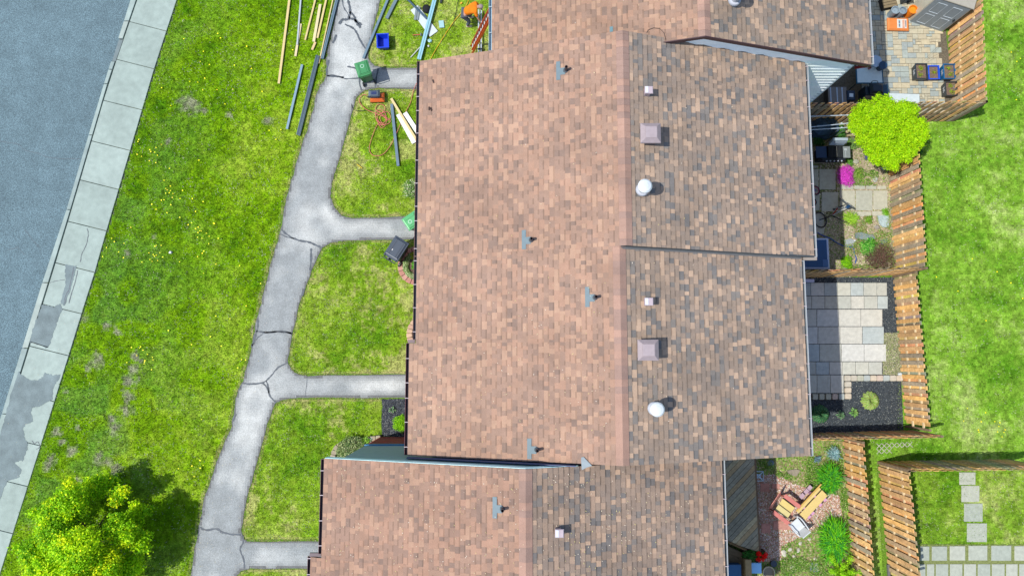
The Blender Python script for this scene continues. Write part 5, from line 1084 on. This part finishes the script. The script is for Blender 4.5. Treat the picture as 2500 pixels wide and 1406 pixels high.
b = MB(); b.box(wS - .14, -.05, .95, .04, .05, .14, col=S(60, 66, 70)); b.build('handle', m_plas, d_)
b = MB(); b.box(wS / 2, .75, SHH - .1, wS + .1, 1.6, .1, bev=.03, col=S(190, 184, 168)); b.build('roof', m_plas, t)
def pot(label, u, v, r0, r1, h, col, name='flower_pot', lean=0, inner=S(80, 76, 70)):
    t = thing(name, label, 'pot', (*G(u, v), .03)); b = MB(); b.lathe([(r0, 0), (r1, h), (r1 - .02, h), (r1 - .03, h - .08)], 18, col=col, cap=False); b.lathe([(r1 - .03, h - .08), (.01, h - .08)], 18, col=inner, cap=False); b.build('pot_body', m_plas, t, smooth=False); b = MB(); b.lathe([(r1, h - .03), (r1 + .015, h - .02), (r1 + .015, h), (r1 - .02, h + .005)], 18, col=tuple(min(.9, q * 1.1) for q in col), cap=False); b.build('rim', m_plas, t); return t
pot('left one of the two tall grey pots above the orange sack', 2172, 38, .15, .17, .45, S(150, 166, 176), 'flower_pot', inner=S(160, 178, 188)); pot('right one of the two tall grey pots, beside the orange bucket', 2190, 39, .14, .16, .45, S(140, 158, 170), inner=S(150, 166, 178)); pot('bright orange bucket next to the grey shed', 2213, 38, .17, .19, .5, S(252, 140, 26), 'bucket', inner=S(252, 160, 30))
t = thing('soil_sack', 'orange and white sack of soil lying flat on the paved patio', 'sack', (*G(2188, 64), .03), -.03); b = MB(); b.box(0, 0, 0, .94, .58, .18, bev=.06, col=S(250, 150, 76)); b.build('sack_body', m_plas, t)
b = MB(); b.box(.13, 0, .182, .42, .42, .006, col=S(240, 238, 230)); b.box(-.39, 0, .12, .05, .42, .05, col=S(244, 236, 220)); b.build('label_print', m_paint, t)
b = MB()
for i in range(7): b.box(.02, -.16 + i * .05, .189, .07, .035, .003, col=S(52, 60, 120) if i % 3 else S(110, 190, 200)); b.box(.2, -.18 + i * .055, .189, .1, .03, .003, col=S(240, 130, 40))
b.box(.3, 0, .189, .03, .3, .003, col=S(60, 60, 90)); b.build('lettering', m_paint, t)
# glass table
x, y = G(2124, 190, 0); x, y = G(2122, 178, .7); t = thing('glass_table', 'rectangular glass patio table with dark blue frame in the house shade', 'table', (x, y, .03)); tw, td = 1.12, .95
b = MB(); b.tube([(-tw / 2, -td / 2, .68), (tw / 2, -td / 2, .68), (tw / 2, td / 2, .68), (-tw / 2, td / 2, .68)], .04, 6, col=S(40, 92, 120, 1.6), closed=True); b.build('frame', m_metal, t)
b = MB(); b.box(0, 0, .68, tw - .04, td - .04, .012, col=S(206, 222, 222, 1.4)); b.build('table_top', m_plas, t)
for sxx in (-1, 1):
    for syy in (-1, 1): b = MB(); b.tube([(sxx * tw * .46, syy * td * .46, .66), (sxx * tw * .5, syy * td * .52, 0)], .02, 6, col=S(40, 60, 72)); b.build('leg', m_metal, t)
tz = .73
p = G(2146, 168, tz); t = thing('plant_pot', 'big round dark blue pot on the glass table', 'pot', (p[0], p[1], tz)); b = MB(); b.lathe([(.12, 0), (.17, .3), (.18, .34), (.02, .345)], 18, col=S(24, 58, 88, 1.3)); b.build('pot_body', m_plas, t)
p = G(2145, 172, tz); 
p = G(2121, 168, tz); t = thing('cup', 'small reddish cup on the glass table', 'cup', (p[0], p[1], tz)); b = MB(); b.lathe([(.05, 0), (.06, .12), (.05, .12), (.045, .02)], 14, col=S(170, 110, 104, 1.5), cap=False); b.build('cup_body', m_plas, t)
p = G(2138, 150, 1.0); t = thing('parasol_base', 'round pale disc half under the gutter corner', 'stand', (p[0], p[1], 0)); b = MB(); b.lathe([(.04, 0), (.04, .98), (.26, .99), (.26, 1.02), (.01, 1.05)], 20, col=S(160, 180, 200, 1.4)); b.build('disc', m_plas, t)
t = thing('folding_panel', 'brown folding panel with white strips at the foot of the white gable', 'panel', (*G(2046, 238, .5), 0)); b = MB(); b.box(0, 0, .42, .8, .95, .05, col=S(136, 126, 118, 1.2)); b.build('board', m_plas, t)  # brown panel with white strips, raised on legs
for k in (-.3, -.02, .2): b = MB(); b.box(k, 0, .472, .05, .9, .01, col=S(190, 200, 214, 1.4)); b.build('strip', m_paint, t)
for k in (-.35, .35): b = MB(); b.box(k, 0, 0, .04, .8, .42, col=S(100, 92, 86)); b.build('leg', m_plas, t)
x, y = G(2112, 240, 0); t = thing('black_grill', 'covered black grill by the top fence of the paved patio', 'grill', (x, y, .03))
b = MB(); b.box(.1, .02, .1, .95, .42, .65, col=S(28, 50, 68), bev=.03); b.build('cart', m_plas, t); b = MB(); b.box(.02, .06, .75, .55, .46, .22, col=S(22, 40, 54), bev=.09); b.build('lid', m_plas, t); b = MB(); b.box(.42, .06, .74, .34, .46, .03, col=S(32, 70, 92, 1.2)); b.build('side_shelf', m_plas, t)
b = MB(); b.tube(smooth_pts([(-.15, .3, .8), (-.12, .4, .85), (.1, .4, .85), (.13, .3, .8)], 4), .014, 6, col=S(30, 34, 40)); b.build('handle', m_metal, t)
t = thing('storage_tub', 'small dark blue box with white tag left of the covered black grill', 'box', (*G(2072, 238, .3), .03)); b = MB(); b.box(0, 0, 0, .36, .46, .5, col=S(26, 52, 84), bev=.04); b.build('box_body', m_plas, t); b = MB(); b.box(0, 0, .502, .17, .16, .004, rot=-.1, col=S(220, 232, 240, 1.4)); b.build('tag', m_paint, t)
t = thing('white_bench', 'long pale bench top between the black grill and the planters', 'bench', (*G(2196, 240, .45), 0), -.03); b = MB(); b.box(0, 0, .42, 1.75, .42, .05, col=S(224, 238, 240), bev=.02); b.build('seat', m_plas, t)
for k in (-.75, .75): b = MB(); b.box(k, 0, .03, .06, .36, .39, col=S(190, 200, 206)); b.build('leg', m_plas, t)
# clutter top
t = thing('wooden_crate', 'brown crate in the shade of the top house beside the grey pots', 'crate', (*G(2162, 14), .03), .2)
for k in range(4): b = MB(); b.box(0, -.2 + k * .13, .28, .62, .11, .03, col=S(150, 132, 100)); b.build('slat', m_woodc, t)
b = MB(); b.box(0, 0, 0, .6, .5, .28, col=S(70, 62, 54)); b.build('box_body', m_woodc, t)
t = thing('folding_stool', 'white stool top next to the crate at the top edge', 'stool', (*G(2205, 6), .03)); b = MB(); b.box(0, 0, .42, .36, .3, .04, bev=.02, col=S(226, 236, 238)); b.build('seat', m_plas, t)
for k in (-.15, .15): b = MB(); b.box(k, 0, 0, .03, .26, .42, col=S(60, 66, 70)); b.build('leg', m_metal, t)
cord('faint drying line wires over the paved patio', [(2242, 157), (2277, 123), (2300, 95)], .006, S(110, 112, 104), 'drying_line', 'wire', .35); cord('second thin wire over the paved patio nearer the fence', [(2250, 157), (2300, 128), (2325, 112)], .006, S(110, 112, 104), 'drying_line', 'wire', .35)
# red downspout elbow
b = MB(); xg, yg = G(2124, 152, 6.1); b.tube([(xg - A.location.x, yg - A.location.y, 6.2), (xg - A.location.x - .06, yg - A.location.y - .1, 6.0), (xg - A.location.x - .25, yg - A.location.y + .02, 5.6)], .06, 8, col=S(150, 24, 36)); b.build('downspout', m_paint, A)
# ---------------- rock garden objects ----------------
for i, (p1, p2, l) in enumerate([((1935, 286), (2085, 281), 'single aluminium pole above the tarp heap'), ((1935, 315), (2086, 300), 'upper one of the two close aluminium poles'), ((1935, 320), (2086, 311), 'lower one of the two close aluminium poles')]):
    a, c = G(*p1, 2.1), G(*p2, 2.1); t = thing('drying_pole', l, 'pole', (c[0], c[1], 0)); b = MB(); b.tube([(a[0] - c[0], a[1] - c[1], 2.1), (0, 0, 2.1)], .018, 6, col=S(190, 204, 214, 1.2)); b.build('pole', m_metal, t)
    b = MB(); b.tube([(-.25, .0, 2.1), (-.25, 0, 0)], .015, 6, col=S(120, 130, 130)); b.build('post', m_metal, t)
    for q in (-.5, -.25): b = MB(); b.tube([(q, -.01, 2.1), (q - .05, -.01, 2.1)], .03, 6, col=S(220, 230, 232)); b.build('clip', m_plas, t)
t = thing('tarp_heap', 'dark blue grey tarpaulin draped over a heap in the shade', 'tarp', (*G(2003, 318), .02)); b = MB(); b.ellip(0, 0, .25, .62, .5, .5, 14, 9, col=S(60, 88, 110, 1.3), jit=.13); b.build('tarp', m_cloth, t)
x, y = G(2020, 385); t = thing('gas_grill', 'open gas grill with steel lid up and a row of knobs', 'grill', (x, y, .03)); KD = S(30, 40, 56)
b = MB(); b.box(-.1, 0, .05, 1.0, .5, .62, col=S(26, 34, 46)); b.build('cart', m_metal, t)
b = MB(); b.box(-.05, 0, .67, .62, .52, .16, col=S(20, 24, 30)); b.build('firebox', m_metal, t)
for k in range(9): b = MB(); b.box(-.3 + k * .06, 0, .83, .016, .46, .012, col=S(60, 66, 70) if k != 5 else S(170, 170, 160)); b.build('grate_bar', m_metal, t)
b = MB(); b.add([(-.32, .27, .84), (.3, .27, .84), (.3, .36, 1.24), (-.32, .36, 1.24), (-.32, .4, .84), (.3, .4, .84), (.3, .47, 1.22), (-.32, .47, 1.22)], [(0, 1, 2, 3), (5, 4, 7, 6), (3, 2, 6, 7), (0, 3, 7, 4), (1, 5, 6, 2)], S(170, 186, 198, 1.3)); b.build('lid', m_metal, t)
b = MB(); b.tube(smooth_pts([(-.25, .3, 1.2), (-.22, .24, 1.24), (.2, .24, 1.24), (.24, .3, 1.2)], 4), .016, 6, col=S(120, 130, 144)); b.build('lid_handle', m_metal, t)
b = MB(); b.box(.44, 0, .74, .34, .5, .03, bev=.01, col=S(132, 140, 140, 1.2)); b.build('side_shelf', m_metal, t); b = MB(); b.box(-.62, 0, .74, .46, .5, .03, bev=.01, col=S(44, 66, 98, 1.3)); b.build('side_shelf', m_metal, t)
b = MB(); b.box(-.12, -.31, .66, 1.0, .1, .12, col=S(24, 32, 44)); pnl = b.build('control_panel', m_metal, t)
for k in range(5): b = MB(); b.tube([(-.4 + k * .16, -.36, .73), (-.4 + k * .16, -.4, .74)], .032, 10, col=S(190, 200, 214, 1.3)); b.build('knob', m_metal, pnl)
b = MB(); b.box(.4, .1, .775, .12, .1, .012, col=S(190, 200, 204)); b.box(.4, -.08, .775, .022, .3, .012, col=S(190, 200, 204)); b.build('spatula', m_metal, t)
# hot tub like blue cover
q = GP([(1952, 582), (2023, 582), (2029, 655), (1952, 658)], .55); cx_ = sum(p[0] for p in q) / 4 - .35; cy_ = sum(p[1] for p in q) / 4; t = thing('covered_tub', 'dark blue covered square tub with white rim under the eave corner', 'tub', (cx_, cy_, .02)); TWd = (q[1][0] - cx_) * 2; THt = abs(q[0][1] - q[3][1])
b = MB(); b.box(0, 0, 0, TWd - .12, THt - .12, .5, bev=.05, col=S(70, 70, 96)); b.build('base', m_plas, t); b = MB(); b.box(0, 0, .45, TWd, THt, .1, bev=.05, col=S(196, 212, 240, 1.2)); b.build('rim', m_plas, t); b = MB(); b.box(-.03, 0, .545, TWd - .16, THt - .16, .02, col=S(20, 74, 122, 1.4)); b.build('cover', m_plas, t)
b = MB(); b.box(TWd / 2 - .2, -THt / 2 + .26, .567, .22, .3, .003, col=S(70, 110, 160, 1.3)); b.build('patch', m_plas, t)
cord('bright blue garden hose trailing past the covered tub', c4([(440, 600), (500, 635), (590, 670), (660, 715), (730, 750), (800, 765), (850, 770), (835, 745), (860, 800), (868, 850), (885, 900), (875, 950)], 1900, 440, 4.686), .02, S(20, 90, 190), 'garden_hose', 'hose', .05)
def wheel(t, c, nrm, R, ty, rim, nspoke=14, tr=.022, name='wheel'):
    n = Vector(nrm).normalized(); a = n.cross(Vector((0, 0, 1)) if abs(n.z) < .9 else Vector((1, 0, 0))).normalized(); d = n.cross(a); C0 = Vector(c); ring = lambda r, k=28: [tuple(C0 + (a * math.cos(q) + d * math.sin(q)) * r) for q in np.linspace(0, 2 * math.pi, k, endpoint=False)]
    b = MB(); b.tube(ring(R), tr, 6, col=ty, closed=True); w_ = b.build(name, m_plas, t); b = MB(); b.tube(ring(R - tr * 1.3), tr * .5, 4, col=rim, closed=True); b.build('rim', m_metal, w_)
    b = MB()
    for p in ring(R - tr * 1.5, nspoke): b.tube([c, p], .0035, 3, col=S(180, 190, 196))
    b.tube([tuple(C0 - n * .04), tuple(C0 + n * .04)], .02, 6, col=S(60, 66, 72)); b.build('spokes', m_metal, w_)
x, y = G(2030, 515); t = thing('bicycle', 'red and grey bicycle fallen over on the slabs of the rock garden', 'bicycle', (x, y, 0)); BKC = S(30, 34, 40)
def W3(u, v, z): p = G(u, v, z); return (p[0] - x, p[1] - y, z)
fw = W3(2002, 537, .22); rw = W3(2068, 497, .3); bb = W3(2045, 508, .26); hd = W3(2032, 526, .5); st_ = W3(2070, 505, .62); hb = W3(2052, 537, .75)
wheel(t, fw, (.35, .1, 1), .34, S(20, 24, 30), S(60, 66, 72)); wheel(t, rw, (.55, .75, .55), .36, S(86, 94, 96), S(190, 200, 200), tr=.032)
b = MB()
for p1, p2, r, c in [(bb, hd, .022, S(206, 60, 64)), (bb, st_, .018, S(190, 200, 200)), (hd, st_, .02, S(190, 196, 196)), (bb, rw, .013, S(70, 76, 80)), (rw, lerp(st_, bb, .2) + () if False else tuple(Vector(st_).lerp(Vector(bb), .15)), .012, S(190, 200, 204)), (hd, fw, .02, BKC), (hd, hb, .018, BKC)]: b.tube([p1, p2], r, 7, col=c)
b.build('frame', m_metal, t); b = MB(); b.ellip(*st_, .13, .075, .04, 12, 6, col=S(24, 70, 110), rot=.4); b.build('saddle', m_plas, t, smooth=True)
hv = Vector(hb); b = MB(); b.tube(smooth_pts([tuple(hv + Vector((-.22, .2, -.25))), tuple(hv + Vector((-.05, .06, -.03))), tuple(hv), tuple(hv + Vector((.14, -.08, .02))), tuple(hv + Vector((.28, -.1, .0)))], 4), .014, 6, col=BKC); b.build('handlebar', m_metal, t)
b = MB(); C0 = Vector(bb); b.tube([tuple(C0 + Vector((.09 * math.cos(a), .06 * math.sin(a), .07 * math.sin(a + 1)))) for a in np.linspace(0, 6.28, 12, endpoint=False)], .01, 4, col=S(110, 120, 124), closed=True); b.build('chainring', m_metal, t)
for s_ in (1, -1): b = MB(); q = C0 + Vector((s_ * .14, s_ * .05, s_ * .06)); b.tube([bb, tuple(q)], .012, 5, col=BKC); b.box(q.x, q.y, q.z, .09, .07, .03, col=BKC); b.build('pedal', m_plas, t)
x, y = G(1985, 478); t = thing('child_bicycle', 'child bicycle with pink rimmed wheels lying half under the eave', 'bicycle', (x, y, 0))
w1 = (*[a_ - b_ for a_, b_ in zip(G(1991, 465, .25), (x, y))], .25); w2 = (*[a_ - b_ for a_, b_ in zip(G(1984, 494, .15), (x, y))], .15)
wheel(t, w1, (.2, .1, 1), .19, S(30, 30, 60), S(220, 60, 110), tr=.026); wheel(t, w2, (-.2, .1, 1), .15, S(40, 36, 60), S(240, 130, 110), tr=.026)
b = MB(); b.tube([w1, (-.3, .2, .3), w2], .02, 6, col=S(110, 90, 220)); b.tube([w1, (-.45, .28, .32)], .025, 6, col=S(150, 110, 230)); b.build('frame', m_metal, t); b = MB(); b.ellip(-.4, -.05, .4, .1, .06, .03, 10, 6, col=S(200, 60, 120)); b.build('saddle', m_plas, t)
t = thing('white_step', 'narrow white step under the gutter above the pale slab patio', 'step', (*G(1962, 686), .02)); b = MB(); b.box(0, 0, 0, .75, .13, .18, bev=.01, col=S(206, 206, 232, 1.3)); b.build('tread', m_plas, t)
# gate latches on fences
for (u, v, h) in ((2182, 505, 1.2), (2226, 486, 1.2)): pass
# ---------------- bottom yard furniture ----------------
def ch_thing(name, label, u, v, rz, cat='chair'): return thing(name, label, cat, (*G(u, v), .03), rz)
SAL = S(226, 136, 124); YEL = S(242, 218, 136); PNK = S(228, 170, 206)
t = ch_thing('armchair', 'salmon garden armchair with yellow seat slats in the red gravel', 1903, 1233, math.radians(-37))
t.scale = (1.15, 1.12, 1.05)
for i in range(2): b = MB(); b.box(.06, .13 - i * .26, .36, .52, .23, .03, bev=.006, col=YEL if i == 0 else S(236, 220, 150)); b.build('seat_slat', m_paint, t)
for s_ in (-1, 1):
    b = MB(); b.box(.05, s_ * .36, .56, .66, .15, .03, bev=.012, col=SAL); b.build('armrest', m_paint, t)
    for xx in (-.22, .3): b = MB(); b.box(xx, s_ * .32, 0, .07, .05, .56, col=SAL); b.build('leg', m_paint, t)
for i in range(6): 
    a = (i - 2.5) * .24; b = MB(); yy = math.sin(a) * .42; xb_ = -.28 - .12 * math.cos(a); hgt = .84 + .1 * math.cos(a * 2)
    b.add([(xb_ + .06, yy - .055, .36), (xb_ + .06, yy + .055, .36), (xb_ - .22, yy * 1.2 + .07, hgt), (xb_ - .22, yy * 1.2 - .07, hgt), (xb_ + .08, yy - .055, .37), (xb_ + .08, yy + .055, .37), (xb_ - .2, yy * 1.2 + .07, hgt + .01), (xb_ - .2, yy * 1.2 - .07, hgt + .01)], [(0, 1, 2, 3)[::-1], (4, 5, 6, 7), (3, 2, 6, 7), (0, 3, 7, 4), (1, 5, 6, 2)], S(222, 138, 126)); b.build('back_slat', m_paint, t)
t = ch_thing('garden_bench', 'yellow board bench with pale pink ends in the pebbles', 1970, 1222, math.radians(45), 'bench')
for i, w_ in enumerate((.1, .1, .22)): b = MB(); b.box(0, .16 - i * .15, .42, 1.35, w_, .035, bev=.006, col=S(240, 212, 134)); b.build('seat_board', m_paint, t)
b = MB(); b.box(.05, .3, .55, 1.5, .05, .04, col=S(234, 190, 100)); b.build('back_rail', m_paint, t)
for xx in (-.35, .3):
    b = MB(); b.box(xx, -.02, 0, .09, .5, .42, col=PNK); b.build('leg', m_paint, t)
for xx in (-.45, -.25, .22, .5): b = MB(); b.box(xx, -.32, .3, .15, .15, .04, bev=.01, col=PNK); b.build('foot_block', m_paint, t)
for xx in (-.05, .22, .4): b = MB(); b.box(xx, .42, .3, .22, .16, .035, bev=.01, col=S(206, 176, 190)); b.build('arm_board', m_paint, t)
t = ch_thing('plastic_chair', 'white plastic garden chair in the pebbles below the yellow bench', 1935, 1276, math.radians(128)); WH = S(236, 242, 246)
b = MB(); b.box(0, 0, .4, .44, .44, .03, bev=.012, col=WH); b.build('seat', m_plas, t); b = MB(); b.add([(-.21, -.2, .42), (-.21, .2, .42), (-.33, .2, .82), (-.33, -.2, .82), (-.24, -.2, .42), (-.24, .2, .42), (-.36, .2, .82), (-.36, -.2, .82)], [(0, 1, 2, 3), (4, 7, 6, 5), (3, 2, 6, 7), (0, 3, 7, 4), (1, 5, 6, 2)], WH); b.build('backrest', m_plas, t)
for s_ in (-1, 1):
    b = MB(); b.tube(smooth_pts([(-.3, s_ * .23, .68), (0, s_ * .26, .64), (.2, s_ * .26, .62), (.28, s_ * .25, .4)], 4), .025, 6, col=WH); b.build('armrest', m_plas, t)
    for xx in (-.22, .22): b = MB(); b.box(xx, s_ * .22, 0, .05, .05, .4, col=WH); b.build('leg', m_plas, t)
x, y = G(1846, 1352, .3); t = thing('geranium_planter', 'planter with red geraniums at the lower end of the deck', 'planter', (x, y, .02)); b = MB(); b.box(-.1, 0, 0, .9, .3, .35, col=S(96, 70, 56)); b.build('trough', m_woodc, t)
foliage('foliage', t, [(-.45, 0, .45, .2), (-.25, .02, .45, .2), (0, 0, .45, .18), (.2, 0, .42, .15)], 900, .03, [S(50, 120, 40), S(70, 140, 50)], .6)
foliage('blooms', t, [(0, .1, .6, .11), (-.02, -.12, .6, .1), (.22, 0, .6, .1), (.15, -.1, .58, .08), (.28, .08, .58, .08)], 700, .026, [S(236, 14, 10, 1.6), S(210, 10, 8, 1.6)], .6)
t = thing('wooden_ledge', 'upright pale wooden post board left of the light blue stool', 'board', (*G(1827, 1395, .7), 0)); b = MB(); b.box(0, 0, 0, .24, .95, .75, col=S(170, 146, 104, 1.2)); b.build('box_body', m_woodc, t)
t = thing('blue_stool', 'light blue plastic stool at the bottom edge beside the round tub', 'stool', (*G(1846, 1386, .5), 0)); b = MB(); b.box(0, 0, .46, .44, .42, .05, bev=.03, col=S(130, 184, 226, 1.7)); b.build('seat', m_plas, t)
for a in ((-.16, -.15), (.16, -.15), (-.16, .15), (.16, .15)): b = MB(); b.box(a[0], a[1], 0, .05, .05, .46, col=S(40, 60, 110)); b.build('leg', m_plas, t)
t = pot('round beige washtub at the bottom edge', 1872, 1393, .2, .24, .22, S(206, 196, 160), 'washtub', inner=S(150, 140, 116)); t['category'] = 'tub'
t = thing('blue_bin', 'dark blue lidded container under the bottom roof eave', 'container', (*G(1790, 1400, .6), 0)); b = MB(); b.box(0, 0, 0, .6, .7, .6, bev=.04, col=S(24, 76, 116, 1.3)); b.build('box_body', m_plas, t); b = MB(); b.box(0, 0, .6, .64, .74, .05, bev=.02, col=S(30, 90, 132, 1.3)); b.build('lid', m_plas, t)
t = thing('flower_pot_small', 'small dark pot in the shade right of the washtub', 'pot', (*G(1885, 1372), .02)); t.name = 'flower_pot'; b = MB(); b.lathe([(.1, 0), (.13, .18), (.11, .18)], 14, col=S(60, 72, 86)); b.build('pot_body', m_plas, t)
plank('short dark board leaning at the lower fence of the grass strip', (2165, 1375), (2168, 1420), 5, .1, S(120, 116, 118), 'leaning_board', 'board')
# ---------------- seeds on roofs and paths ----------------
SEED = [S(244, 226, 196, 1.15), S(240, 222, 176, 1.1), S(248, 234, 214, 1.15), S(232, 216, 140, 1.1)]
def roofseeds(n, u0, u1, v0, v1, xr, zr, side, clus=0):
    o = []; cs_ = [(random.uniform(u0, u1), random.uniform(v0, v1)) for _ in range(max(1, n // 9))]
    for _ in range(n):
        if random.random() < clus: c_ = random.choice(cs_); u, v = random.gauss(c_[0], 22), random.gauss(c_[1], 18)
        else: u, v = random.uniform(u0, u1), random.uniform(v0, v1)
        if not (u0 < u < u1 and v0 < v < v1): continue
        p = rpt(u, v, xr, zr, side); o.append((p[0], p[1], p[2] + .032))
    return o
pts = roofseeds(330, 795, 1280, 1140, 1400, XRC, ZR, -1, .5) + roofseeds(230, 1300, 1750, 1150, 1400, XRC, ZR, 1, .5) + roofseeds(170, 1000, 1500, 880, 1095, XR, ZR, -1, .5) + roofseeds(110, 1030, 1500, 640, 880, XR, ZR, -1, .2) + roofseeds(60, 1540, 1950, 640, 1100, XR, ZR, 1, .2) + roofseeds(55, 1030, 1500, 170, 600, XR1, ZR1, -1) + roofseeds(30, 1540, 1960, 170, 590, XR1, ZR1, 1) + roofseeds(14, 1250, 1650, 0, 60, XRA, ZR, -1)
pts += roofseeds(90, 1340, 1640, 1150, 1400, XRC, ZR, 1, .6)
flecks('fallen_seeds', 'pale winged seeds scattered over the roofs', 'seeds', random.sample(pts, int(len(pts) * .75)), .009, SEED, m_paint, elong=2.6)
pts = []
while len(pts) < 420:
    u, v = random.uniform(450, 1000), random.uniform(560, 1406); p = G(u, v)
    if random.random() < .25 + .75 * (v / 1406) ** 3 and inpoly(np.array([p[0]]), np.array([p[1]]), PATH)[0]: pts.append((p[0], p[1], .024))
for _ in range(160): p = G(random.uniform(0, 220), random.uniform(700, 1300)); pts.append((p[0], p[1], .03)) if inpoly(np.array([p[0]]), np.array([p[1]]), GP([(116, 697), (223, 697), (95, 1104), (0, 1400), (-6, 1090)]))[0] else None
flecks('fallen_seeds', 'pale seeds scattered on the path and the sidewalk', 'seeds', random.sample(pts, int(len(pts) * .7)), .008, SEED, m_paint, elong=2.0)

# loose weeds in the garden beds: nobody could count them
def weeds(px, n, cols, label, r=.022):
    w = GP(px); xs = [p[0] for p in w]; ys = [p[1] for p in w]; x = RNG.uniform(min(xs), max(xs), n * 2); y = RNG.uniform(min(ys), max(ys), n * 2)
    k = inpoly(x, y, w) & (vnoise(x, y, 2.2, 91) + .4 * vnoise(x, y, 6, 92) > .72); x, y = x[k], y[k]; N = len(x)
    p = np.stack([x, y, RNG.uniform(.04, .14, N)], -1); V = leafset(N, p, np.tile([0, 0, 1.], (N, 1)), r, None, .6)
    setp(npmesh('garden_weeds', V, None, np.array(cols)[RNG.integers(0, len(cols), N)] * RNG.uniform(.8, 1.5, (N, 1)), m_leaf), label, 'weeds', kind='stuff')
WC = [S(120, 180, 50), S(90, 155, 40), S(160, 195, 80), S(196, 204, 140)]
weeds([(2048, 325), (2160, 400), (2168, 455), (2050, 455), (2055, 380)], 6000, WC, 'loose green weeds among the rocks beside the lime shrub')
weeds([(2050, 530), (2168, 525), (2190, 655), (2050, 660)], 6000, WC + [S(190, 160, 110)], 'loose weeds and dry stems in the lower rock garden')
weeds([(1845, 1128), (2050, 1082), (2056, 1150), (1990, 1200), (1900, 1165)], 14000, WC, 'leafy ground cover above the pink chairs')
weeds([(1905, 1330), (1960, 1290), (2010, 1310), (2060, 1400), (1905, 1420)], 9000, WC, 'worn grass and weeds round the pale rocks')
weeds([(2050, 1190), (2078, 1190), (2085, 1260), (2050, 1240)], 1800, WC, 'thin weeds between the pebbles and the fence')
